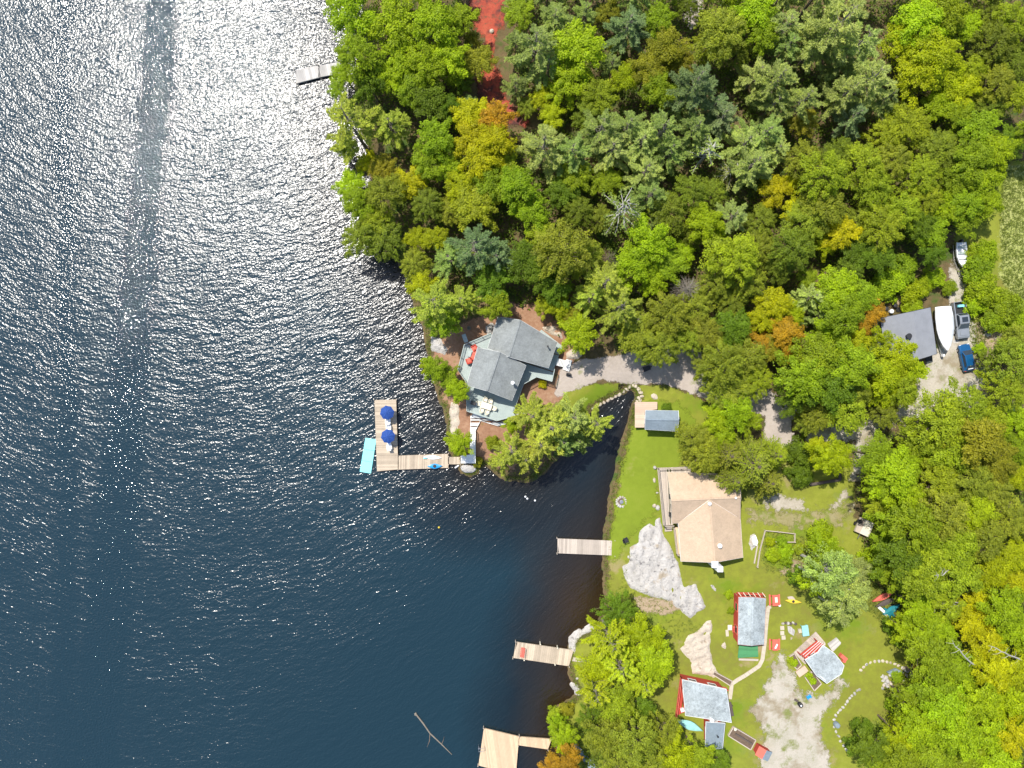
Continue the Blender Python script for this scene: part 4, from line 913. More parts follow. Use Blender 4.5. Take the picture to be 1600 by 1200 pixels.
tag(obj('garden_shelter', MB().prism([G(1420, 1040, .9), G(1434, 1034, 1.3), G(1442, 1038, 1.1), G(1432, 1048, .7)], .12).box(G(1430, 1041, .4), (.9, .7, .8)), 'red_paint'), 'small red roofed shelter in the rock garden', 'shelter')
tag(obj('slate_bench', MB().prism([G(1384, 1049, .5), G(1398, 1043, .5), G(1410, 1049, .5), G(1396, 1056, .5)], .4), 'roof_blue'), 'slate grey slab seat among the rock garden stones', 'seat')
tag(obj('wooden_rail', MB().bar(G(1384, 1068, .2), G(1406, 1092, .2), .14, .12), 'wood_weather'), 'weathered timber lying below the rock garden', 'timber')
# trailer cart
tr = thing('utility_trailer', G(1346, 822), 'small wooden trailer with a cream cover parked at the forest edge', 'trailer', None, R(-24))
obj('bed', MB().box((0, 0, .6), (2.2, 2.3, .12)), 'wood_weather', tr, local=True)
for s in (-1, 1): obj('side_board', MB().box((s * 1.1, 0, .8), (.06, 2.3, .4)), 'wood_weather', tr, local=True)
for s in (-1, 1): obj('end_board', MB().box((0, s * 1.12, .8), (2.14, .05, .4)), 'wood_weather', tr, local=True)
obj('cover', MB().loft([[(-.35, -1.1, 1.0), (1.05, -1.1, 1.0)], [(-.35, 0, 1.15), (1.05, 0, 1.12)], [(-.35, 1.1, 1.0), (1.05, 1.1, 1.0)]], closed=False), 'cream', tr, local=True)
for s in (-1, 1): obj('wheel', MB().tube([(s * 1.18, 0, .3), (s * 1.32, 0, .3)], .3, 14), 'rubber', tr, local=True)
obj('drawbar', MB().bar((0, -1.15, .5), (0, -2.0, .45), .1), 'metal', tr, local=True)
tag(obj('tool_crate', MB().box(G(1339, 813, .8), (.6, .6, .45), .3), 'dark'), 'black crate in the corner of the wooden trailer', 'crate')
# garden fence
fn = thing('garden_fence', G(1194, 828), 'low weathered rail fence round the vegetable patch', 'fence')
FP = [(1182,885),(1186,858),(1194,828),(1215,830),(1240,833),(1240,846),(1225,846),(1210,845)]
for i in range(len(FP) - 1):
    a, b_ = G(*FP[i], .55), G(*FP[i + 1], .55); obj('rail', MB().bar(a, b_, .09, .08), 'wood_weather', fn)
    obj('rail', MB().bar(a - Vector((0, 0, .3)), b_ - Vector((0, 0, .3)), .06, .06), 'wood_weather', fn)
for x, y in FP: p = G(x, y); obj('post', MB().box((p.x, p.y, p.z + .3), (.13, .13, .8)), 'wood_weather', fn)
tag(obj('timber_edging', MB().bar(G(1178, 880, .1), G(1183, 852, .1), .18, .2), 'wood_weather'), 'second weathered timber parallel to the garden fence', 'timber')
tag(obj('white_sheet', MB().prism([G(1173, 838, .45), G(1179, 835, .5), G(1183, 846, .48), G(1181, 852, .42), G(1175, 850, .5)], .15), 'white'), 'white sheet spread on the rock by the garden fence', 'sheet')
# log walled bed
lb = thing('log_bed', G(1289, 752), 'dark log edged bed under the round yellow-green shrub', 'garden bed')
for a, b_ in (((1265, 757), (1312, 749)), ((1312, 749), (1310, 735)), ((1265, 757), (1262, 738))): obj('log', MB().tube([G(*a, .25), G(*b_, .25)], .25, 8), 'wood_dark', lb)
# wheelbarrow like dark cart on the driveway
wb = thing('wheelbarrow', G(1009, 576), 'black wheelbarrow in the tree shade on the gravel driveway', 'wheelbarrow', None, R(-70))
obj('tray', MB().loft([[(-.3, -.4, .35), (.3, -.4, .35), (.42, -.55, .65), (-.42, -.55, .65)], [(-.25, .4, .35), (.25, .4, .35), (.35, .6, .65), (-.35, .6, .65)]]), 'dark', wb, local=True)
obj('wheel', MB().tube([(-.06, .75, .2), (.06, .75, .2)], .2, 14), 'rubber', wb, local=True)
for s in (-1, 1): obj('handle', MB().bar((s * .1, .7, .25), (s * .3, -1.1, .6), .05), 'wood_dark', wb, local=True); obj('leg', MB().bar((s * .3, -.35, .35), (s * .3, -.45, 0), .05), 'metal', wb, local=True)
# tyres, bins and junk behind the garage
for i, (x, y, k, l) in enumerate([(1382,483,'dark','black bin at the corner behind the garage'), (1390,487,'white','white bucket among the things behind the garage'), (1396,478,'dark','black bin with a tilted lid behind the garage'), (1403,484,'rubber','worn tyre lying behind the garage'), (1410,481,'metal','grey metal can behind the garage'), (1416,482,'dark','dark crate nearest the white cover behind the garage'), (1380,492,'rubber','second tyre leaning on the garage corner')]):
    c = G(x, y)
    if k == 'rubber': m_ = MB().lathe(c, [(.2, 0), (.36, .02), (.4, .12), (.36, .22), (.2, .24), (.17, .12)], 16)
    else: m_ = MB().lathe(c, [(.22, 0), (.3, .6), (.34, .62), (.3, .72), (.1, .76)], 12)
    tag(obj('tyre' if k == 'rubber' else 'bin', m_, k), l, 'tyre' if k == 'rubber' else 'bin')
tag(obj('wood_box', MB().box(G(1427, 482, .3), (1.1, .5, .6), R(12)).box(G(1427, 482, .62), (1.2, .6, .06), R(12)), 'cream'), 'cream box by the upper edge of the garage roof', 'box')

# ------------------------------------------------------------------ vehicles
def ring(w, z0, z1, y, r=.12, n=3):
    """rounded cross-section, symmetric"""
    p = []
    for sx_, sz, a0 in ((1, 0, -90), (1, 1, 0), (-1, 1, 90), (-1, 0, 180)):
        for k in range(n + 1):
            a = R(a0 + 90 * k / n); p.append((sx_ * (w - r) + r * math.cos(a), y, (z1 - r if sz else z0 + r) + r * math.sin(a)))
    return p
def wheels(o, xs, ys, r, w=.24):
    for y in ys:
        for s in (-1, 1):
            wo = obj('wheel', MB().tube([(s * (xs - w / 2), y, r), (s * (xs + w / 2), y, r)], r, 18), 'rubber', o, local=True)
            obj('rim', MB().tube([(s * (xs + w / 2 - .02), y, r), (s * (xs + w / 2 + .015), y, r)], r * .6, 12), 'metal', wo, local=True)
def side_glass(mb, pts, x, s):
    mb.poly([(s * x_, y, z) for x_, y, z in (pts if s > 0 else pts[::-1])])
pk = thing('pickup_truck', G(1496, 501), 'silver pickup truck with an open black bed parked by the covered boat', 'pickup truck', None, head(7.5, -56))
obj('body', MB().loft([ring(.88, .55, .98, 2.80, .1), ring(.95, .42, 1.10, 2.55, .14), ring(.98, .40, 1.14, 1.4, .14), ring(.98, .40, 1.16, .9, .12), ring(.98, .42, 1.16, -1.02, .1)]), 'paint_silver', pk, local=True, shade=False)
obj('cab', MB().loft([ring(.84, 1.1, 1.20, 1.35, .04), ring(.74, 1.1, 1.80, .55, .10), ring(.74, 1.1, 1.86, .1, .12), ring(.74, 1.1, 1.84, -.65, .10), ring(.80, 1.1, 1.25, -1.0, .05)]), 'paint_silver', pk, local=True)
obj('windshield', MB().poly([(-.76, 1.30, 1.24), (.76, 1.30, 1.24), (.64, .66, 1.80), (-.64, .66, 1.80)]), 'glass', pk, local=True)
obj('rear_window', MB().poly([(.68, -.99, 1.30), (-.68, -.99, 1.30), (-.6, -.73, 1.80), (.6, -.73, 1.80)]), 'glass', pk, local=True)
for s in (-1, 1):
    m_ = MB(); side_glass(m_, [(.83, 1.0, 1.25), (.755, .52, 1.72), (.755, -.6, 1.74), (.82, -.85, 1.25)], 0, s); obj('side_window', m_, 'glass', pk, local=True)
    obj('mirror', MB().box((s * 1.1, .95, 1.22), (.24, .12, .2)), 'dark', pk, local=True)
    obj('headlight', MB().box((s * .7, 2.74, .88), (.36, .14, .16)), 'white', pk, local=True); obj('tail_light', MB().box((s * .9, -2.83, .85), (.12, .06, .35)), 'red_paint', pk, local=True)
    obj('bed_side', MB().box((s * .90, -1.92, .82), (.14, 1.8, .72)), 'paint_silver', pk, local=True)
obj('sunroof', MB().box((0, -.02, 1.87), (.9, .75, .02)), 'glass', pk, local=True)
obj('hood_scoop', MB().box((0, 1.9, 1.155), (1.1, .9, .03)), 'paint_silver', pk, local=True)
obj('bed_floor', MB().box((0, -1.92, .62), (1.66, 1.78, .1)), 'dark', pk, local=True); obj('tailgate', MB().box((0, -2.80, .80), (1.9, .07, .68)), 'paint_silver', pk, local=True)
obj('front_bumper', MB().box((0, 2.84, .55), (1.8, .14, .22)), 'dark', pk, local=True); wheels(pk, .88, (1.75, -1.85), .38)
cl_ = G(1495, 479, .95); tag(obj('cooler_box', MB().box(cl_, (.9, .35, .35), R(5)), 'aqua'), 'pale blue box in the bed of the pickup', 'box')
cr = thing('car', G(1505.5, 559), 'dark blue hatchback parked just below the pickup truck', 'car', None, head(-8, 40))
obj('body', MB().loft([ring(.70, .40, .66, 2.08, .1), ring(.84, .30, .84, 1.85, .14), ring(.88, .28, .94, 1.0, .16), ring(.89, .28, .98, 0, .16), ring(.88, .30, 1.02, -1.4, .16), ring(.82, .34, .98, -1.95, .16), ring(.72, .42, .80, -2.08, .12)]), 'paint_blue', cr, local=True, shade=False)
obj('roof', MB().loft([ring(.76, .85, .99, 1.15, .05), ring(.62, .85, 1.42, .35, .12), ring(.62, .85, 1.48, -.3, .14), ring(.60, .85, 1.42, -1.2, .12), ring(.70, .85, 1.08, -1.85, .06)]), 'paint_blue', cr, local=True)
obj('windshield', MB().poly([(-.68, 1.10, 1.02), (.68, 1.10, 1.02), (.54, .42, 1.41), (-.54, .42, 1.41)]), 'glass', cr, local=True)
obj('rear_window', MB().poly([(.60, -1.84, 1.13), (-.60, -1.84, 1.13), (-.5, -1.28, 1.42), (.5, -1.28, 1.42)]), 'glass', cr, local=True)
for s in (-1, 1):
    m_ = MB(); side_glass(m_, [(.79, .85, 1.02), (.64, .3, 1.33), (.64, -1.1, 1.34), (.78, -1.5, 1.04)], 0, s); obj('side_window', m_, 'glass', cr, local=True)
    obj('mirror', MB().box((s * .96, .72, 1.0), (.2, .1, .12)), 'paint_blue', cr, local=True); obj('headlight', MB().box((s * .6, 1.98, .66), (.3, .16, .14)), 'white', cr, local=True)
    obj('tail_light', MB().box((s * .68, -2.0, .85), (.2, .14, .16)), 'red_paint', cr, local=True)
obj('parcel_shelf', MB().box((0, -1.72, 1.19), (.8, .16, .03)), 'white', cr, local=True); wheels(cr, .80, (1.3, -1.3), .31, .2)
# covered boat
def bladeboat(o, stations, mat, name, n=9):
    """stations: (y, half width, z keel, z gunwale, z top)"""
    secs = []
    for y, w, zk, zg, zt in stations:
        secs.append([(0, y, zk), (w * .7, y, zk + (zg - zk) * .35), (w, y, zg), (w * .8, y, zg + (zt - zg) * .45), (w * .35, y, zg + (zt - zg) * .85), (0, y, zt), (-w * .35, y, zg + (zt - zg) * .85), (-w * .8, y, zg + (zt - zg) * .45), (-w, y, zg), (-w * .7, y, zk + (zg - zk) * .35)])
    return obj(name, MB().loft(secs), mat, o, local=True)
cb = thing('covered_boat', G(1466, 513), 'large boat shrink-wrapped in white on a trailer against the garage', 'boat', None, head(4, -62))
bladeboat(cb, [(-3.2, 1.0, .7, 1.5, 1.9), (-3.15, 1.25, .6, 1.6, 2.3), (-1.5, 1.32, .55, 1.6, 3.0), (.3, 1.28, .55, 1.7, 3.0), (1.6, 1.05, .6, 1.8, 2.5), (2.8, .6, .8, 1.9, 2.2), (3.5, .1, 1.3, 1.95, 2.05)], 'white', 'wrap')
obj('trailer_frame', MB().bar((-.7, -2.5, .55), (-.7, 1.5, .55), .12).bar((.7, -2.5, .55), (.7, 1.5, .55), .12).bar((-.7, 1.5, .55), (0, 4.4, .5), .1).bar((.7, 1.5, .55), (0, 4.4, .5), .1).bar((-1, -1, .5), (1, -1, .5), .1), 'metal', cb, local=True)
for s in (-1, 1): obj('wheel', MB().tube([(s * 1.02, -1, .33), (s * 1.22, -1, .33)], .33, 16), 'rubber', cb, local=True)
obj('winch', MB().box((0, 4.2, .75), (.3, .35, .5)), 'white', cb, local=True)
# small open boat on trailer
sb = thing('motor_boat', G(1496, 400), 'small open white motor boat on a trailer at the track end', 'boat', None, head(1.5, -30))
def hullsec(y, w, zk, zg): return [(w, y, zg), (w * .95, y, (zk + zg) / 2), (0, y, zk), (-w * .95, y, (zk + zg) / 2), (-w, y, zg), (-w * .82, y, zg), (-w * .6, y, zk + .25), (w * .6, y, zk + .25), (w * .82, y, zg)]
obj('hull', MB().loft([hullsec(-1.9, .72, .55, 1.15), hullsec(-.8, .82, .5, 1.15), hullsec(.3, .78, .5, 1.18), hullsec(1.2, .5, .6, 1.22), hullsec(1.9, .06, .95, 1.28)]), 'white', sb, local=True)
for y in (-1.2, -.3): obj('seat', MB().box((0, y, 1.0), (1.2, .3, .05)), 'deck_grey', sb, local=True)
obj('foredeck', MB().poly([(-.6, .75, 1.2), (.6, .75, 1.2), (.42, 1.2, 1.24), (.05, 1.85, 1.3), (-.05, 1.85, 1.3), (-.42, 1.2, 1.24)]), 'white', sb, local=True)
obj('windscreen', MB().bar((-.6, .7, 1.35), (.6, .7, 1.35), .04, .3), 'glass', sb, local=True)
obj('outboard_motor', MB().box((0, -2.1, 1.2), (.3, .4, .5)).box((0, -2.15, .75), (.12, .2, .6)), 'dark', sb, local=True)
obj('trailer_frame', MB().bar((-.9, -1.6, .5), (-.9, .6, .5), .08).bar((.9, -1.6, .5), (.9, .6, .5), .08).bar((-.9, .6, .5), (0, 3.1, .45), .08).bar((.9, .6, .5), (0, 3.1, .45), .08).bar((-.9, -.8, .5), (.9, -.8, .5), .08), 'metal', sb, local=True)
for s in (-1, 1): obj('wheel', MB().tube([(s * 1.0, -.8, .28), (s * 1.16, -.8, .28)], .28, 14), 'rubber', sb, local=True)

# ------------------------------------------------------------------ trees
def unit(a): return a / np.maximum(np.linalg.norm(a, axis=-1, keepdims=True), 1e-9)
def leaves(C, N, L, Wd, r, T=None):
    """diamond leaves: centres, normals, half length, half width; T: preferred long axis"""
    if T is None: T = r.normal(size=C.shape)
    T = unit(T - (T * N).sum(1, keepdims=True) * N); B = np.cross(N, T)
    L = np.asarray(L).reshape(-1, 1) * np.ones((len(C), 1)); Wd = np.asarray(Wd).reshape(-1, 1) * np.ones((len(C), 1))
    fold = N * (Wd * .35)
    V = np.stack([C - T * L, C + B * Wd + fold, C + T * L, C - B * Wd + fold], 1).reshape(-1, 3)
    F = np.arange(len(C) * 4).reshape(-1, 4)
    return V, F
def broad(seed, clumps=75, per=130, cr=(.13, .22), leaf=.034, flat=.62, lobes=.16, radial=.0, top=2.55, depth=1.0, holes=.12):
    r = np.random.default_rng(seed)
    ph = r.random(4) * 6.28
    def out(th): return 1 - lobes * (.5 + .25 * np.sin(2 * th + ph[0]) + .35 * np.sin(3 * th + ph[1]) + .3 * np.sin(5 * th + ph[2]) + .25 * np.sin(8 * th + ph[3])) 
    g = np.arange(clumps) + .5; th = g * 2.39996 + r.normal(0, .25, clumps); rr = np.sqrt(g / clumps) * .93 + r.normal(0, .03, clumps)
    rr = np.clip(rr, 0, .95) * out(th)
    z = top - depth * (1 - np.sqrt(np.clip(1 - rr ** 2 * .95, 0, 1))) * 1.05 - .12 + r.normal(0, .09, clumps)
    cx = np.stack([rr * np.cos(th), rr * np.sin(th), z], 1)
    keep = r.random(clumps) > holes
    cx = cx[keep]; th = th[keep]; rad = r.uniform(cr[0], cr[1], len(cx))
    Cs, Ns, Ts, br = [], [], [], []
    for c, t_, q in zip(cx, th, rad):
        n = int(per * (q / np.mean(cr)) ** 1.6)
        d = unit(r.normal(size=(n, 3))); d[:, 2] = np.abs(d[:, 2]) * 1.0 - .25; d = unit(d)
        rad_ = q * (r.random((n, 1)) ** .28) * (1 + .25 * np.sin(d[:, :1] * 7 + seed) * np.sin(d[:, 1:2] * 6))
        e = np.array([math.cos(t_), math.sin(t_), 0]); p = d * rad_; p = p + e * (p @ e)[:, None] * radial
        p[:, 2] *= flat
        Cs.append(c + p); Ns.append(unit(d * .7 + np.array([0, 0, .75]) + r.normal(0, .45, (n, 3)))); Ts.append(e + r.normal(0, .7, (n, 3))); br.append(np.full(n, r.normal(0, .17)))
    # thin inner layer under the outer clumps
    n = int(clumps * per * .10); t_ = r.random(n) * 6.28; q = np.sqrt(r.random(n)) * .9 * out(t_)
    zz = top - .34 - depth * (1 - np.sqrt(1 - q ** 2 * .8)) - r.random(n) * .6 - .1
    Cs.append(np.stack([q * np.cos(t_), q * np.sin(t_), zz], 1)); Ns.append(unit(r.normal(0, .6, (n, 3)) + [0, 0, 1])); Ts.append(r.normal(size=(n, 3))); br.append(np.zeros(n))
    C = np.concatenate(Cs); N = np.concatenate(Ns); T = np.concatenate(Ts); b = np.concatenate(br)
    L = leaf * r.uniform(.7, 1.25, len(C)); V, F = leaves(C, N, L, L * .68, r, T)
    v = np.repeat(np.clip(r.random(len(C)) * .8 + .1 + b, 0, 1.2), 4)
    return npmesh('crown', V, F, {'v': v}), cx
def needles(seed, levels=9, top=3.0, base=1.25, nb=(5, 7), droop=.0, tuft=.075, dens=1.0, gap=.0, shape=1.0, wid=.014, fan=.42):
    r = np.random.default_rng(seed); C, N, T, br, limbs = [], [], [], [], []
    for k in range(levels):
        f = k / (levels - 1); z = top - (top - base) * f ** .9; Lb = (.16 + .84 * f ** .65 * (1 - .25 * max(0, f - .75) * 4 * .5)) * shape
        m = r.integers(nb[0], nb[1] + 1); a0 = r.random() * 6.28
        for j in range(m):
            if r.random() < gap: continue
            a = a0 + 6.283 * j / m + r.normal(0, .16); L = Lb * r.uniform(.72, 1.08); e = np.array([math.cos(a), math.sin(a), 0]); s = np.array([-e[1], e[0], 0])
            lift = r.uniform(.02, .18) - droop; zz = z + r.normal(0, .03); pts = []
            for t_ in np.linspace(0, 1, 6): pts.append(e * L * t_ + s * (.07 * L * math.sin(t_ * 3 + j)) + np.array([0, 0, zz + lift * L * t_ ** 1.5]))
            limbs.append(pts); bb = r.normal(0, .10)
            nsub = max(4, int(13 * L * dens))
            for q in range(nsub):
                t_ = .22 + .78 * (q + r.random() * .7) / nsub; i = min(4, int(t_ * 5)); p0 = pts[i] + (pts[i + 1] - pts[i]) * (t_ * 5 - i)
                side = 1 if q % 2 else -1; sl = L * fan * (1.05 - t_ * .75) * r.uniform(.7, 1.1) + .05
                d = unit((e * .9 + s * side * .62 * (1 - .35 * t_))[None])[0]
                nt = max(2, int(sl / .045 * dens))
                for u in range(nt):
                    c = p0 + d * sl * (u + .5) / nt + np.array([0, 0, r.normal(0, .014)]); w = 7
                    dd = unit(d * .9 + r.normal(0, .42, (w, 3)) + np.array([0, 0, .22])); C.append(c + dd * tuft * .42); T.append(dd); N.append(unit(np.array([0, 0, 1.]) + r.normal(0, .5, (w, 3)))); br.append(np.full(w, bb + r.normal(0, .05)))
            w = 10; dd = unit(e * 1.2 + r.normal(0, .6, (w, 3))); C.append(pts[-1] + dd * tuft * .4); T.append(dd); N.append(unit(np.array([0, 0, 1.]) + r.normal(0, .5, (w, 3)))); br.append(np.full(w, bb))
    C = np.concatenate(C); N = np.concatenate(N); T = np.concatenate(T); br = np.concatenate(br)
    N = unit(N - (N * T).sum(1, keepdims=True) * T * .999)
    L = tuft * r.uniform(.4, .62, len(C)); V, F = leaves(C, N, L, np.full(len(C), wid) * r.uniform(.7, 1.3, len(C)), r, T)
    v = np.repeat(np.clip(r.random(len(C)) * .7 + .15 + br, 0, 1.2), 4)
    return npmesh('crown', V, F, {'v': v}), limbs
def trunk_mesh(limbs, top, rb=.045, cluster=None, seed=0, lr=.011, pale=False):
    r = random.Random(seed); mb = MB()
    cx, cy = r.uniform(-.04, .04), r.uniform(-.04, .04)
    tp = [(0, 0, -.15), (cx * .5, cy * .5, top * .4), (cx, cy, top * .7), (0, 0, top)]
    mb.tube(tp, [rb * 1.25, rb, rb * .7, rb * .2], 7)
    if limbs is not None:
        for pts in limbs: mb.tube([tuple(p) for p in pts[::2]] + [tuple(pts[-1])], [lr * 1.3, lr, lr * .7, lr * .3][:len(pts[::2]) + 1], 4, cap=False)
    if cluster is not None:
        for i, c in enumerate(cluster):
            if i % 3 == 0 or r.random() < .12:
                z0 = top * r.uniform(.45, .7); m = (c[0] * .45 + r.uniform(-.05, .05), c[1] * .45 + r.uniform(-.05, .05), z0 + (c[2] - z0) * .62)
                mb.tube([(cx * .6, cy * .6, z0), m, (c[0], c[1], c[2] + (.05 if pale else -.04))], [rb * .42, rb * .26, rb * .1], 4, cap=False)
    me = bpy.data.meshes.new('trunk'); me.from_pydata(mb.v, [], mb.f); me.update(); return me
PROTO = {}
def proto(kind, variants, cm, tm, name):
    PROTO[kind] = []
    for cme, tme in variants:
        cme.materials.append(M[cm])
        if tme: tme.materials.append(M[tm])
        PROTO[kind].append((cme, tme, name))
vs = []
for s in range(5): me, cx = broad(100 + s, 70, 150, (.105, .185), .030, flat=.85, lobes=.34, holes=.24, radial=.55); vs.append((me, trunk_mesh(None, 2.3, .05, cx, s)))
proto('M', vs, 'leaf', 'bark', 'maple_tree')
vs = []
for s in range(4): me, cx = broad(200 + s, 130, 90, (.07, .125), .025, flat=.85, lobes=.28, radial=.7, depth=1.3, holes=.26); vs.append((me, trunk_mesh(None, 2.3, .05, cx, s)))
proto('H', vs, 'leaf', 'bark', 'hemlock_tree')
vs = []
for s in range(4): me, lm = needles(300 + s, 8, nb=(4, 5), gap=.06, fan=.25, tuft=.10, wid=.0105, dens=1.45); vs.append((me, trunk_mesh(lm, 3.0, .045, None, s, .007)))
proto('P', vs, 'needle', 'grey_bark', 'pine_tree')
vs = []
for s in range(3): me, lm = needles(330 + s, 11, top=2.7, base=.9, nb=(7, 9), droop=.22, tuft=.05, dens=1.15, wid=.012, fan=.34); vs.append((me, trunk_mesh(lm, 2.7, .05, None, s, .008)))
proto('L', vs, 'needle', 'bark', 'spruce_tree')
vs = []
for s in range(2): me, lm = needles(350 + s, 7, gap=.45, dens=.7); vs.append((me, trunk_mesh(lm, 3.0, .05, None, s, .016)))
proto('Q', vs, 'needle', 'pale_bark', 'pine_tree')
vs = []
for s in range(2): me, cx = broad(400 + s, 110, 90, (.07, .13), .024, lobes=.45, holes=.32, radial=.5); vs.append((me, trunk_mesh(None, 2.5, .045, cx, s, pale=True)))
proto('B', vs, 'leaf', 'pale_bark', 'poplar_tree')
vs = []
for s in range(4): me, cx = broad(500 + s, 34, 120, (.20, .32), .052, lobes=.22, top=1.25, depth=.9, holes=.05); vs.append((me, None))
proto('S', vs, 'leaf', 'bark', 'shrub')
def bare_mesh(seed, top=1.9, n=46):
    r = random.Random(seed); mb = MB(); mb.tube([(0, 0, -.1), (.02, 0, top)], [.06, .02], 6)
    for i in range(n):
        a = i * 2.4; z = top * (.45 + .55 * i / n); L = 1.0 * (1.05 - .45 * i / n) * r.uniform(.6, 1); up = r.uniform(0, .35)
        p = [(0, 0, z), (math.cos(a) * L * .5, math.sin(a) * L * .5, z + up * .3), (math.cos(a + .15) * L, math.sin(a + .15) * L, z + up)]
        mb.tube(p, [.022, .014, .004], 4, cap=False)
        for q in range(4):
            t_ = .35 + .15 * q; b_ = a + (.6 if q % 2 else -.6); s = (p[0][0] + (p[2][0] - p[0][0]) * t_, p[0][1] + (p[2][1] - p[0][1]) * t_, z + up * t_ * .8)
            mb.tube([s, (s[0] + math.cos(b_) * L * .28, s[1] + math.sin(b_) * L * .28, s[2] + .08)], [.010, .003], 3, cap=False)
    me = bpy.data.meshes.new('branches'); me.from_pydata(mb.v, [], mb.f); me.update(); return me

C_ = {  # leaf colours by look
 'bright': ((0.3172, 0.4290, 0.0105), 'bright green', 'maple tree'), 'green': ((0.2491, 0.3422, 0.0131), 'fresh green', 'leafy tree'), 'deep': ((0.1424, 0.2257, 0.0131), 'deep green', 'leafy tree'),
 'yellow': ((0.4469, 0.4469, 0.0067), 'yellow', 'leafy tree'), 'lime': ((0.3400, 0.4032, 0.0067), 'lime yellow', 'leafy tree'), 'orange': ((0.4256, 0.2688, 0.0179), 'orange', 'leafy tree'), 'ochre': ((0.2655, 0.2718, 0.0182), 'ochre', 'leafy tree'),
 'olive': ((0.2647, 0.3166, 0.0276), 'olive', 'hemlock'), 'gold': ((0.2942, 0.3640, 0.0175), 'golden olive', 'hemlock'), 'dark': ((0.1926, 0.2545, 0.0208), 'dark olive', 'hemlock'),
 'pine': ((0.2766, 0.3640, 0.0946), 'grey-green', 'pine'), 'spring': ((.40, .47, .02), 'spring green', 'pine'), 'palepine': ((0.3510, 0.4355, 0.1170), 'pale green', 'pine'), 'bluepine': ((0.2038, 0.2912, 0.1165), 'blue-green', 'pine'), 'ypine': ((0.3900, 0.4485, 0.0650), 'yellowish green', 'pine')}
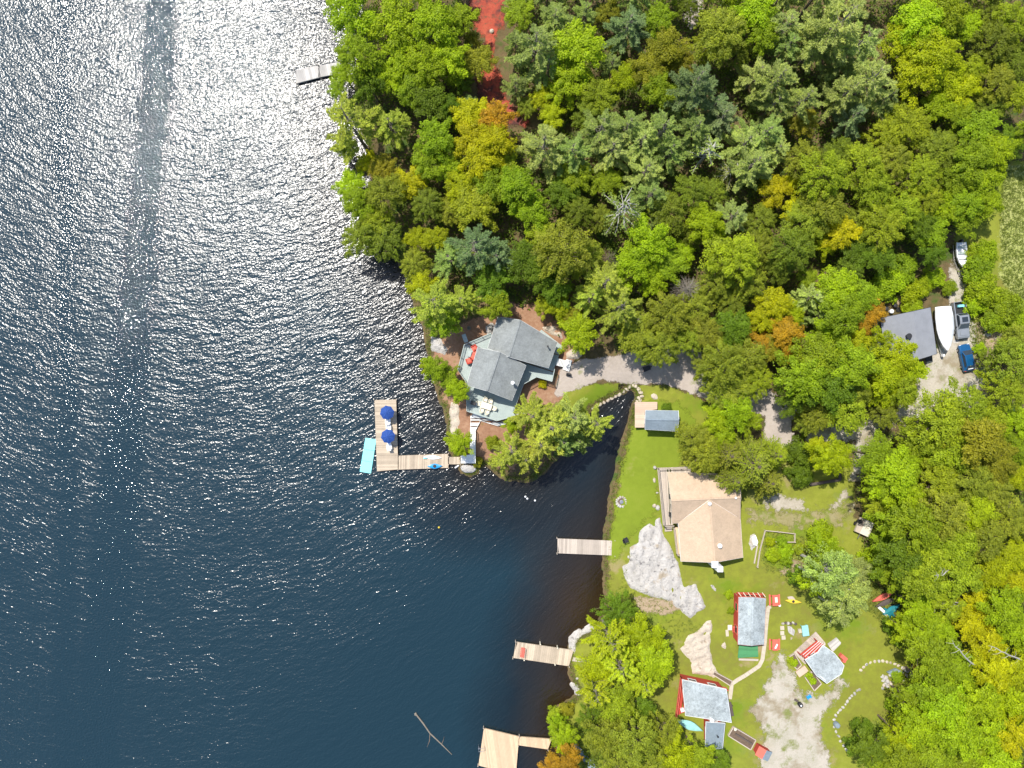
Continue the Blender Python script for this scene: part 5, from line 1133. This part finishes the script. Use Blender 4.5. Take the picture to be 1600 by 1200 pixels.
T = [
# upper left point
(560,22,42,'M','bright'),(612,38,44,'M','bright'),(678,38,42,'M','bright'),(722,28,26,'M','green'),(572,88,40,'H','green'),(628,84,36,'M','bright'),(664,100,36,'M','bright'),(640,135,34,'M','green'),(700,88,34,'M','bright'),
(552,178,54,'P','ypine'),(608,190,34,'P','ypine'),(590,128,30,'M','deep'),(668,150,36,'M','deep'),(610,122,28,'M','bright'),(748,95,28,'M','ochre'),(714,110,24,'M','green'),(732,160,20,'P','pine'),(702,165,22,'M','deep'),
(735,178,30,'M','yellow'),(775,184,30,'M','orange'),(752,190,26,'M','yellow'),(735,222,36,'M','yellow'),(775,222,34,'M','yellow'),(752,248,34,'M','yellow'),(680,215,34,'M','green'),(668,250,30,'M','green'),(700,255,30,'M','bright'),
(575,252,20,'M','yellow'),(600,262,26,'H','ochre'),(548,288,26,'M','bright'),(558,318,28,'M','green'),(602,300,34,'H','olive'),(585,345,32,'H','gold'),(562,370,32,'H','olive'),(600,375,36,'H','dark'),(640,285,28,'M','yellow'),(660,272,18,'M','lime'),
(668,318,28,'H','dark'),(720,292,30,'M','lime'),(742,320,38,'M','gold'),(765,285,34,'M','green'),(700,330,24,'H','olive'),(810,292,36,'M','green'),(830,330,30,'M','green'),(788,262,30,'M','gold'),
(742,382,50,'P','bluepine'),(700,402,34,'P','pine'),(776,402,34,'P','bluepine'),(650,372,20,'M','lime'),(648,412,26,'H','olive'),(682,372,22,'M','lime'),(678,470,46,'P','ypine'),(720,468,30,'P','ypine'),(660,450,26,'M','lime'),(690,500,30,'M','green'),(768,440,34,'M','deep'),(776,478,26,'M','green'),
(820,405,34,'M','deep'),(880,392,52,'H','olive'),(848,370,30,'H','gold'),(910,400,34,'H','olive'),(846,425,30,'M','deep'),(868,452,28,'M','deep'),
# past the frame
(806,58,22,'P','pine'),(806,128,24,'P','pine'),(722,128,18,'M','deep'),(822,165,18,'H','olive'),(738,62,16,'M','ochre'),
(545,-30,34,'M','bright'),(600,-34,40,'M','green'),(660,-30,40,'M','bright'),(708,-28,26,'M','green'),(812,-26,28,'P','pine'),(858,-30,32,'P','pine'),(905,-34,34,'H','olive'),(950,-28,30,'M','ochre'),(1000,-30,34,'P','pine'),(1045,-26,26,'M','green'),(1120,-22,32,'M','gold'),(1175,-32,38,'M','bright'),(1235,-30,36,'P','palepine'),(1300,-40,44,'P','palepine'),(1370,-34,38,'P','palepine'),(1435,-30,38,'M','bright'),(1495,-32,36,'M','green'),(1550,-30,36,'H','dark'),(1616,60,30,'H','dark'),(1620,200,30,'M','green'),(1618,690,30,'M','bright'),(1620,850,30,'M','lime'),(1622,1010,30,'M','bright'),(1622,1110,30,'M','lime'),(1600,1215,32,'M','bright'),(1075,8,20,'H','dark'),(1100,30,16,'M','green'),
# centre top
(838,62,48,'P','pine'),(868,22,34,'P','pine'),(858,98,30,'P','pine'),(812,20,26,'M','green'),(906,72,44,'M','bright'),(892,118,32,'M','bright'),(878,140,26,'M','bright'),(978,120,26,'M','lime'),(966,70,14,'M','lime'),(845,150,20,'M','lime'),(862,180,22,'M','lime'),(934,150,34,'H','gold'),(920,178,28,'H','dark'),
(985,32,40,'P','bluepine'),(1030,28,28,'M','green'),(915,14,26,'P','pine'),(950,20,22,'H','ochre'),(1042,72,34,'M','ochre'),(1012,110,32,'M','ochre'),(1060,98,26,'M','ochre'),(1030,140,30,'M','green'),(1130,48,44,'H','olive'),(1108,72,28,'M','gold'),(1152,80,26,'H','dark'),(958,96,22,'P','pine'),
(1092,122,46,'P','bluepine'),(1068,150,34,'P','pine'),(1120,160,30,'P','bluepine'),(1182,16,38,'M','bright'),(1192,54,30,'M','green'),(1232,34,42,'P','palepine'),(1236,66,32,'P','pine'),(1188,110,34,'P','palepine'),(1220,118,42,'P','palepine'),(1214,158,36,'P','pine'),(1262,150,36,'P','palepine'),
(1325,24,58,'P','palepine'),(1290,54,38,'P','palepine'),(1350,62,52,'P','palepine'),(1322,88,34,'P','pine'),(1368,118,50,'P','palepine'),(1332,138,36,'P','palepine'),(1390,150,30,'P','pine'),(1340,178,30,'P','bluepine'),
(850,222,48,'P','palepine'),(895,232,40,'P','pine'),(942,194,44,'P','pine'),(985,192,38,'P','pine'),(958,230,42,'P','palepine'),(1005,218,40,'P','palepine'),(1040,196,40,'P','pine'),(1050,232,34,'P','pine'),(1012,262,36,'P','palepine'),(1090,196,34,'P','pine'),(1132,178,36,'P','bluepine'),
(1112,232,38,'Q','palepine'),(1168,220,40,'P','palepine'),(1182,252,40,'P','palepine'),(1150,260,28,'Q','palepine'),(1200,205,42,'P','pine'),(1216,232,34,'P','palepine'),(1256,190,24,'M','ochre'),
(978,318,46,'Q','pine'),(948,282,26,'M','green'),(900,275,30,'M','green'),(880,300,28,'M','deep'),(905,330,26,'H','dark'),(1020,300,34,'P','pine'),(1048,330,34,'H','dark'),(1030,350,22,'P','pine'),(940,340,24,'H','dark'),
(1014,378,40,'M','bright'),(990,415,36,'M','bright'),(1040,412,34,'M','green'),(1020,435,30,'M','bright'),(1068,398,22,'M','bright'),(1102,345,32,'M','bright'),(1120,365,22,'M','green'),(1148,335,36,'P','pine'),(1080,300,32,'H','dark'),(1110,300,28,'H','dark'),
(1148,402,46,'H','gold'),(1185,388,30,'H','olive'),(1170,440,32,'H','olive'),(1080,365,22,'H','dark'),(948,440,42,'P','ypine'),(972,478,42,'P','ypine'),(925,462,32,'P','ypine'),(995,500,26,'P','ypine'),(905,522,32,'M','bright'),(892,498,22,'M','ochre'),(872,480,22,'M','lime'),(850,478,18,'M','gold'),
(1000,515,38,'H','olive'),(1030,540,36,'H','olive'),(1045,492,40,'H','olive'),(1088,478,34,'H','olive'),(1100,520,34,'H','olive'),(1122,440,32,'H','olive'),(1145,470,28,'H','dark'),(1078,532,28,'H','olive'),(1010,545,26,'H','gold'),
(1145,510,34,'M','deep'),(1122,540,26,'M','green'),(1212,475,30,'M','yellow'),(1192,500,24,'M','yellow'),(1238,492,22,'M','lime'),(1230,520,30,'M','orange'),(1188,540,26,'M','orange'),(1212,545,28,'M','ochre'),(1238,545,22,'M','orange'),
(1272,462,32,'P','palepine'),(1288,492,24,'P','pine'),(1262,435,20,'M','gold'),(1310,450,38,'M','bright'),(1318,495,36,'M','green'),(1295,520,30,'M','bright'),(1345,462,30,'M','green'),(1366,486,22,'M','orange'),(1348,512,18,'M','orange'),(1340,535,26,'M','lime'),(1378,530,24,'B','lime'),
(1285,560,44,'M','green'),(1330,572,42,'M','green'),(1256,592,42,'M','green'),(1300,600,44,'M','deep'),(1240,622,28,'M','deep'),(1130,570,40,'H','olive'),(1168,560,36,'H','olive'),(1140,605,38,'H','olive'),(1182,596,30,'H','gold'),(1110,575,28,'H','olive'),
(1322,635,44,'H','gold'),(1285,645,32,'H','olive'),(1340,612,30,'H','olive'),(1262,660,22,'H','dark'),(1402,560,36,'M','lime'),(1380,590,34,'M','lime'),(1425,580,26,'M','lime'),(1378,612,28,'M','lime'),(1410,608,32,'H','gold'),(1358,560,28,'H','dark'),(1385,648,24,'H','olive'),
# right top
(1440,36,42,'M','bright'),(1482,22,36,'M','green'),(1412,66,34,'M','lime'),(1462,82,44,'M','lime'),(1432,116,40,'M','lime'),(1480,118,34,'M','lime'),(1512,40,28,'M','bright'),(1502,140,34,'M','lime'),(1520,108,26,'M','gold'),(1470,160,30,'M','bright'),(1500,178,28,'M','green'),
(1560,62,38,'H','dark'),(1586,30,34,'H','gold'),(1545,20,28,'H','dark'),(1582,92,34,'H','dark'),(1560,128,34,'H','olive'),(1590,150,26,'M','gold'),(1545,170,30,'H','dark'),
(1420,192,38,'H','gold'),(1392,210,32,'H','gold'),(1398,250,32,'H','olive'),(1350,258,42,'H','gold'),(1318,240,30,'H','dark'),(1292,272,44,'H','gold'),(1258,250,34,'H','olive'),(1368,292,38,'H','gold'),(1470,232,36,'H','olive'),(1440,272,36,'H','gold'),(1448,310,32,'H','gold'),(1412,330,34,'H','gold'),
(1532,200,34,'M','green'),(1556,236,34,'M','bright'),(1520,250,36,'M','green'),(1498,280,32,'M','green'),(1540,280,32,'M','bright'),(1580,222,26,'M','deep'),(1482,322,30,'M','bright'),(1512,318,30,'M','green'),(1545,318,26,'M','bright'),(1510,345,26,'M','green'),(1456,362,30,'M','green'),(1440,352,26,'M','deep'),(1462,396,22,'M','deep'),
(1212,298,28,'M','yellow'),(1236,286,18,'M','yellow'),(1245,328,22,'M','yellow'),(1290,318,38,'H','olive'),(1262,345,36,'H','olive'),(1240,388,38,'H','dark'),(1222,412,28,'H','dark'),(1315,362,30,'M','yellow'),(1290,382,20,'M','lime'),(1380,352,40,'H','gold'),(1346,340,26,'H','olive'),(1342,392,28,'M','deep'),(1372,400,30,'M','deep'),(1330,425,24,'H','dark'),(1190,345,28,'H','dark'),
# right edge
(1585,568,40,'H','olive'),(1575,612,36,'H','gold'),(1592,528,24,'H','olive'),(1555,560,20,'H','dark'),
(1470,660,50,'H','gold'),(1512,640,42,'H','gold'),(1530,690,46,'M','ochre'),(1490,700,44,'M','gold'),(1440,685,36,'H','gold'),(1550,655,28,'M','gold'),(1560,720,36,'M','ochre'),(1402,742,42,'M','bright'),(1370,712,34,'M','green'),(1378,752,30,'M','green'),(1412,775,34,'M','bright'),(1425,715,24,'M','bright'),
(1468,752,42,'H','gold'),(1520,750,40,'H','olive'),(1556,765,34,'H','olive'),(1592,660,30,'M','bright'),(1588,700,30,'M','green'),(1592,742,26,'M','lime'),(1372,786,24,'H','gold'),(1402,812,34,'M','green'),(1432,822,44,'M','green'),(1388,850,26,'M','green'),(1478,808,44,'H','olive'),(1522,800,36,'M','bright'),(1490,850,40,'M','gold'),(1540,845,38,'H','olive'),(1582,812,36,'H','olive'),
(1412,872,46,'M','deep'),(1458,872,42,'M','gold'),(1438,905,38,'M','gold'),(1398,903,24,'M','green'),(1500,900,40,'M','gold'),(1548,892,32,'M','lime'),(1585,870,32,'M','lime'),(1592,910,30,'M','yellow'),(1530,945,30,'M','yellow'),(1520,972,30,'M','yellow'),(1546,965,22,'M','yellow'),(1480,945,34,'B','gold'),(1438,948,30,'M','bright'),(1445,985,34,'M','bright'),(1572,950,38,'M','bright'),(1590,990,34,'M','bright'),(1470,985,26,'M','bright'),(1418,985,24,'M','bright'),
(1452,1025,38,'M','green'),(1490,1035,38,'M','green'),(1545,1010,32,'M','yellow'),(1552,1055,36,'M','yellow'),(1588,1050,34,'M','lime'),(1510,1070,32,'M','green'),(1460,1075,38,'M','green'),(1428,1098,34,'M','green'),(1480,1110,40,'M','bright'),(1530,1095,36,'M','bright'),(1580,1100,38,'M','lime'),(1440,1135,38,'M','bright'),(1408,1150,28,'M','lime'),(1500,1150,40,'M','bright'),(1550,1150,40,'M','bright'),(1592,1150,34,'M','yellow'),(1460,1180,38,'M','gold'),(1515,1190,36,'M','green'),(1560,1195,34,'M','bright'),(1412,1190,32,'M','green'),(1365,1172,34,'M','deep'),(1382,1198,30,'M','green'),
# between driveway and tan cottage
(1148,640,34,'M','bright'),(1172,660,24,'B','bright'),(1122,655,24,'M','bright'),(1128,682,26,'M','bright'),(1085,688,30,'H','olive'),(1100,712,32,'H','olive'),(1140,712,40,'L','olive'),(1182,728,48,'L','olive'),(1215,712,32,'L','gold'),(1150,752,32,'L','olive'),(1205,755,32,'L','olive'),
(1255,705,24,'S','deep'),(1302,715,32,'M','lime'),(1282,702,22,'M','lime'),(1252,742,20,'S','deep'),
# bay
(862,668,48,'P','ypine'),(897,652,38,'P','palepine'),(832,650,38,'P','ypine'),(845,695,36,'P','ypine'),(880,690,34,'P','pine'),(932,662,32,'P','ypine'),(905,690,24,'P','pine'),(800,705,34,'P','ypine'),(785,722,24,'P','ypine'),(822,718,30,'P','ypine'),(802,664,16,'M','bright'),
(680,575,22,'M','green'),(700,590,20,'M','green'),(715,610,20,'M','bright'),(666,572,12,'M','lime'),(718,692,23,'M','bright'),
(965,955,32,'H','deep'),(958,1010,44,'P','spring'),(1004,998,36,'M','lime'),(972,1048,42,'P','spring'),(1022,1034,38,'M','bright'),(935,1040,30,'M','lime'),(1008,1072,34,'P','spring'),(932,1088,36,'P','spring'),(965,1100,34,'M','gold'),(1000,1110,28,'M','deep'),
(880,1155,24,'M','bright'),(870,1132,16,'M','bright'),(885,1190,28,'M','orange'),(862,1200,18,'M','orange'),(950,1155,38,'H','olive'),(992,1160,42,'H','olive'),(925,1125,26,'H','deep'),(1035,1145,30,'H','olive'),(1055,1180,32,'M','lime'),(1022,1192,34,'H','olive'),(1090,1185,28,'M','green'),(970,1195,34,'H','olive'),(1120,1195,24,'M','deep'),
(1288,862,30,'M','bright'),(1300,895,48,'B','palepine'),(1325,930,42,'B','palepine'),(1278,905,34,'B','bright'),(1312,955,30,'B','palepine'),(1340,895,30,'B','palepine')]
SH = [(1210,868,12,'bright'),(1222,846,9,'green'),(1205,848,8,'lime'),(1230,874,10,'green'),(1250,858,10,'gold'),(1228,862,13,'bright'),(1248,900,16,'deep'),(1285,838,22,'bright'),(1372,890,16,'bright'),(1362,870,15,'bright'),(1400,440,26,'bright'),(1428,456,20,'lime'),(1382,448,22,'green'),(1416,420,24,'green'),(1462,432,18,'bright'),(1486,448,12,'green'),(1532,420,24,'green'),(1540,450,26,'bright'),(1528,475,18,'bright'),
 (1545,392,20,'bright'),(1578,478,26,'green'),(1560,500,20,'green'),(1595,500,20,'bright'),(1535,545,10,'bright'),(848,600,7,'yellow'),(1042,637,8,'deep'),(1396,1102,11,'green'),(1350,1140,17,'deep'),(1338,1168,16,'deep'),(1410,1120,14,'deep'),(1236,1032,6,'bright'),(1242,1037,6,'bright'),(1265,1057,6,'bright'),(1271,1066,6,'bright'),(1405,1060,10,'green'),
 (800,660,9,'lime'),(868,1120,14,'gold'),(885,1110,12,'ochre'),(745,722,9,'ochre'),(770,692,12,'gold'),(1140,930,7,'bright'),(1143,955,6,'green'),(1430,480,16,'bright'),(1442,448,16,'bright'),(1575,540,14,'bright'),(1420,475,11,'ochre'),(1524,398,14,'green'),(1395,980,14,'deep'),(1406,1000,12,'deep')]
LM = [(800,570,'the grey cottage'),(1095,805,'the tan cottage'),(1035,657,'the small shed'),(1173,965,'the long red cabin'),(1100,1095,'the lower red cabin'),(1285,1035,'the small eight cornered cabin'),(1420,520,'the garage'),(1496,400,'the motor boat on its trailer'),(495,115,'the upper shore dock'),(768,49,'the red driveway boulder'),
 (1040,590,'the gravel driveway'),(1345,822,'the wooden trailer'),(1385,940,'the overturned canoes'),(790,1170,'the square dock'),(850,1020,'the bench dock'),(1505,560,'the blue car'),(1075,450,'the bare grey tree')]
NUM = 'zero one two three four five six seven eight nine ten eleven twelve thirteen fourteen fifteen sixteen seventeen eighteen nineteen twenty'.split() + ['twenty-' + x for x in 'one two three four five six seven eight nine'.split()] + ['thirty'] + ['thirty-' + x for x in 'one two three four five six seven eight nine'.split()] + ['forty'] + ['forty-' + x for x in 'one two three four five six seven eight nine'.split()] + ['fifty'] + ['fifty-' + x for x in 'one two three four five six seven eight nine'.split()]
used_labels = set()
def where(px, py):
    for lx, ly, nm in sorted(LM, key=lambda l: (l[0] - px) ** 2 + (l[1] - py) ** 2):
        dx, dy = round((px - lx) * .1), round((py - ly) * .1)
        v = f"{NUM[abs(dy)]} metres {'above' if dy < 0 else 'below'}" if dy else 'level'
        u = f"{NUM[abs(dx)]} {'lakeward of' if dx < 0 else 'inland of'}" if dx else 'straight from'
        yield f"{v} and {u} {nm}"
def label_for(px, py, start):
    for w_ in where(px, py):
        s = f"{start}, {w_}"
        if s not in used_labels and len(s.split()) <= 16: used_labels.add(s); return s
    s = start + ' ' + str(px); used_labels.add(s); return s
HT = {'M': 2.55, 'H': 2.55, 'P': 3.0, 'Q': 3.0, 'L': 2.7, 'B': 2.55, 'S': 1.25}
gcount = {'M': 'broadleaf trees', 'H': 'hemlock trees', 'P': 'pine trees', 'Q': 'pine trees', 'L': 'spruce trees', 'B': 'half bare trees', 'S': 'shrubs'}
def plant(px, py, rpx, kind, colour, hs=1.0, vi=None, under=False):
    g = hz(*XY(px, py, 6)); ht = HT[kind]
    rad = rpx * .1 * 1.07
    for _ in range(2):
        H = ht * rad * hs; H = min(H, 18 if kind in 'PQ' else 15) if kind != 'S' else H
        cz = max(g, .1) + H * .86; rad = rpx * .1 * 1.07 * (CAMZ - cz) / CAMZ
    x, y = XY(px, py, cz); g = max(hz(x, y), .05)
    (rgb, cn, kn) = C_[colour]
    vs = PROTO[kind]; cm, tm, name = vs[(vi if vi is not None else random.randrange(len(vs))) % len(vs)]
    zs = H / (ht * rad); rot = random.uniform(0, 6.28); k = random.uniform(.88, 1.12)
    col = tuple(c * k * random.uniform(.95, 1.05) for c in rgb) + (1,)
    if kind == 'S':
        o = link('shrub', cm, None); o.location = (x, y, g - .1); o.scale = (rad, rad, rad); o.rotation_euler = (0, 0, rot); o.color = col; ORG[o.name] = o.location
        tag(o, label_for(px, py, f'{"low " if rpx < 12 else "round "}{cn} shrub'), 'shrub', 'shrubs in the clearings'); return o
    size = 'huge ' if rpx > 46 else 'large ' if rpx > 36 else '' if rpx > 24 else 'slim '
    kn2 = {'P': 'feathery pine', 'Q': 'bare limbed pine', 'L': 'lacy spruce', 'H': 'dense evergreen', 'B': 'pale limbed tree', 'M': 'leafy tree'}[kind]
    e = thing(name, (x, y, g - .05), label_for(px, py, f'{size}{cn} {kn2}'), 'tree', gcount[kind], rot); e.scale = (rad, rad, rad * zs)
    c = link('crown', cm, None, e); c.color = col
    link('trunk', tm, None, e)
    return e
T = [(a_ - (13 if a_ < 600 and b_ < 215 else 0), b_, c_, d_, e_) for a_, b_, c_, d_, e_ in T] + [(536,112,22,'M','bright'),(528,140,16,'M','green'),(540,232,18,'M','green')]
for i, (px, py, rp, k, c) in enumerate(T): plant(px, py, rp, k, c, hs={'S': 1}.get(k, random.uniform(.80, 1.16)), vi=i)
for i, (px, py, rp, c) in enumerate(SH): plant(px, py, rp, 'S', c, vi=i)
# lower trees that fill the forest between the tall ones
FOREST = [[(535,10),(545,60),(530,150),(560,250),(550,320),(570,385),(620,425),(650,470),(700,510),(740,495),(770,470),(850,490),(900,540),(960,545),(1085,540),(1115,600),(1195,610),(1240,660),(1345,650),(1430,625),(1435,585),(1390,575),(1365,480),(1385,440),(1460,410),(1485,385),(1510,360),(1560,350),(1560,290),(1600,240),(1615,-10),(830,-10),(795,60),(800,110),(840,200),(780,200),(720,170),(715,90),(735,50),(720,-10)],
 [(1350,700),(1400,680),(1440,650),(1550,650),(1615,640),(1615,1210),(1360,1210),(1400,1150),(1430,1100),(1425,1000),(1400,960),(1400,920),(1350,860),(1340,780)],
 [(900,1120),(960,1110),(1040,1120),(1060,1160),(1110,1200),(1100,1215),(900,1210)]]
fr = random.Random(11); placed = [(t[0], t[1], t[2]) for t in T]
nfill = 0
budget = max(0, 345 - len(T))
for it in range(9000):
    if nfill >= budget: break
    k = fr.random(); f = FOREST[0 if k < .62 else 1 if k < .95 else 2]
    px, py = fr.uniform(530, 1612), fr.uniform(-8, 1208); q = np.array([px]); w_ = np.array([py])
    rp = fr.uniform(18, 28) if it < 5000 else fr.uniform(13, 19)
    if sdist(f, q, w_)[0] < rp * .45: continue
    if any(math.hypot(px - a, py - b) < (c + rp) * (.60 if it < 5000 else .56) for a, b, c in placed): continue
    if min(math.hypot(px - 768, py - 49), math.hypot(px - 785, py - 130), math.hypot(px - 1343, py - 822), math.hypot(px - 1380, py - 938), math.hypot(px - 1395, py - 1050)) < 42: continue
    placed.append((px, py, rp)); nfill += 1
    near = min(T, key=lambda t_: math.hypot(px - t_[0], py - t_[1]))
    col = near[4] if near[4] not in ('yellow', 'orange') else 'gold'
    plant(px, py, rp, 'H' if near[3] in 'HPLQ' else 'M', {'palepine': 'olive', 'pine': 'dark', 'bluepine': 'dark', 'ypine': 'olive'}.get(col, col), 1.15)
print('trees', len(T), 'fill', nfill)
# bare trees
def bare(px, py, rpx, top, label, mat='grey_bark', name='dead_tree', seed=1, n=46, tilt=0):
    g = 1.5; rad = rpx * .1 * .93; x, y = XY(px, py, g + rad * top * .9)
    e = thing(name, (x, y, g - .1), label, 'tree'); me = bare_mesh(seed, top, n); o = link('branches', me, mat, e); e.scale = (rad,) * 3; e.rotation_euler = (tilt, 0, 0); return e
bare(1075, 450, 28, 3.2, 'bare grey dead tree with radiating branches in the dark forest gap', seed=2, n=60)
bare(952, 400, 18, 4.0, 'small bare brown dead tree beside the olive evergreens above the cottage', 'bark', seed=3, n=22)
bare(1004, 450, 14, 4.5, 'slim bare snag at the lower side of the bright green tree', seed=5, n=20)
for pts, l in ((((1487,1000),(1502,1020),(1522,1040)), 'white fallen birch trunk in the dark gap beside the yellow trees'),   (((1460,900),(1474,898),(1488,884)), 'crooked white branch above the golden crowns'), (((1545,1008),(1570,1020),(1600,1034)), 'pale birch limb above the yellow crowns at the photo edge')):
    P_ = [P3(x, y, z) for (x, y), z in zip(pts, (12.6, 11.6, 9.0))]; q_ = random.Random(int(pts[0][0])); mb = MB(); path = []
    for k_ in range(9):
        t_ = k_ / 4; p_ = P_[0].lerp(P_[1], t_) if t_ <= 1 else P_[1].lerp(P_[2], t_ - 1); path.append(p_ + Vector((q_.uniform(-.13, .13), q_.uniform(-.13, .13), 0)))
    mb.tube(path, [.02 + .013 * k_ for k_ in range(9)], 6)
    for k_ in range(1, 8):
        d_ = (path[k_] - path[k_ - 1]).normalized(); n_ = Vector((-d_.y, d_.x, .3)) * (1 if q_.random() < .5 else -1); L_ = q_.uniform(.4, 1.5); e_ = path[k_] + (n_ - d_ * q_.uniform(.2, .9)) * L_
        mb.tube([path[k_], path[k_].lerp(e_, .5) + Vector((0, 0, .1)), e_ + Vector((q_.uniform(-.3, .3), q_.uniform(-.3, .3), 0))], [.04, .025, .008], 4)
    g = P_[2] + Vector((.8, -.8, 0)); mb.tube([path[-1], Vector((g.x, g.y, 1.0))], [.13, .22], 6)
    tag(obj('birch_snag', mb, 'pale_bark'), l, 'bare tree')
# undergrowth: one mass nobody could count
r = np.random.default_rng(5); pts = []
for f, n in zip(FOREST, (9000, 5200, 800)):
    a = np.array(f); m = n * 3; px = r.uniform(a[:, 0].min(), a[:, 0].max(), m); py = r.uniform(a[:, 1].min(), a[:, 1].max(), m); d = sdist(f, px, py)
    k = np.nonzero(d > 6)[0][:n]; pts.append(np.stack([px[k], py[k]], 1))
pts = np.concatenate(pts); kk = .1 * (CAMZ - 2) / CAMZ; x = (pts[:, 0] - 800) * kk; y = (600 - pts[:, 1]) * kk
hg, dd_ = hterr(x, y); ok = dd_ > .6; x, y, hg = x[ok], y[ok], hg[ok]
C = []; N = []
for q in range(7):
    C.append(np.stack([x + r.normal(0, .45, len(x)), y + r.normal(0, .45, len(x)), hg + r.uniform(.15, 1.0, len(x))], 1)); N.append(unit(np.array([0, 0, 1.]) + r.normal(0, .5, (len(x), 3))))
C = np.concatenate(C); N = np.concatenate(N); V, F = leaves(C, N, r.uniform(.12, .26, len(C)), r.uniform(.08, .17, len(C)), r)
ug = link('undergrowth', npmesh('undergrowth', V, F, {'v': np.repeat(r.random(len(C)), 4)}), M['leaf']); ug.color = (.13, .185, .022, 1)
tag(ug, 'low leafy undergrowth covering the forest floor', 'undergrowth', kind='stuff')
# grass tufts at ragged edges and meadow
EDGE = [[(1565,262),(1640,262),(1640,500),(1600,470),(1565,440),(1562,330)], [(985,860),(1040,935),(1100,980),(1060,1000),(1000,985),(960,940)], [(1190,828),(1262,840),(1262,900),(1230,910),(1188,885)], [(1350,860),(1380,900),(1400,950),(1385,980),(1340,940)], [(1500,430),(1540,470),(1540,560),(1530,600),(1518,540)], [(980,606),(1050,606),(1110,632),(1080,690),(1060,735),(980,735),(960,740)], [(1395,1060),(1430,1090),(1425,1180),(1380,1190)]]
x = []; y = []
for f, n in zip(EDGE, (3500, 500, 350, 900, 700, 0, 900)):
    a = np.array(f); px = r.uniform(a[:, 0].min(), a[:, 0].max(), n * 3); py = r.uniform(a[:, 1].min(), a[:, 1].max(), n * 3); d = sdist(f, px, py); k = np.nonzero(d > 0)[0][:n]
    x.append((px[k] - 800) * .1 * (108.5 / 110)); y.append((600 - py[k]) * .1 * (108.5 / 110))
for k_ in range(2):   # weeds along the water's edge
    u_ = r.random((2600, 1)); sh = np.array([XY(a_, b_, 0) for a_, b_ in SHORE[4:54]]); i_ = r.integers(0, len(sh) - 1, 2600); q_ = sh[i_] + (sh[i_ + 1] - sh[i_]) * u_ + r.normal(0, .45, (2600, 2)); x.append(q_[:, 0]); y.append(q_[:, 1])
x = np.concatenate(x); y = np.concatenate(y); hg, dd_ = hterr(x, y); k_ = hg > .12; x, y, hg = x[k_], y[k_], hg[k_]; C = []; N = []
for q in range(5):
    C.append(np.stack([x + r.normal(0, .12, len(x)), y + r.normal(0, .12, len(x)), hg + r.uniform(.05, .22, len(x))], 1)); N.append(unit(r.normal(0, 1, (len(x), 3)) + [0, 0, .5]))
C = np.concatenate(C); N = np.concatenate(N); V, F = leaves(C, N, r.uniform(.09, .2, len(C)), r.uniform(.02, .05, len(C)), r, np.tile([0., 0, 1], (len(C), 1)) + r.normal(0, .6, (len(C), 3)))
gt = link('grass', npmesh('grass', V, F, {'v': np.repeat(r.random(len(C)), 4)}), M['leaf']); gt.color = (.20, .25, .05, 1)
tag(gt, 'long loose grass in the meadow and along the lawn edges', 'grass', kind='stuff')
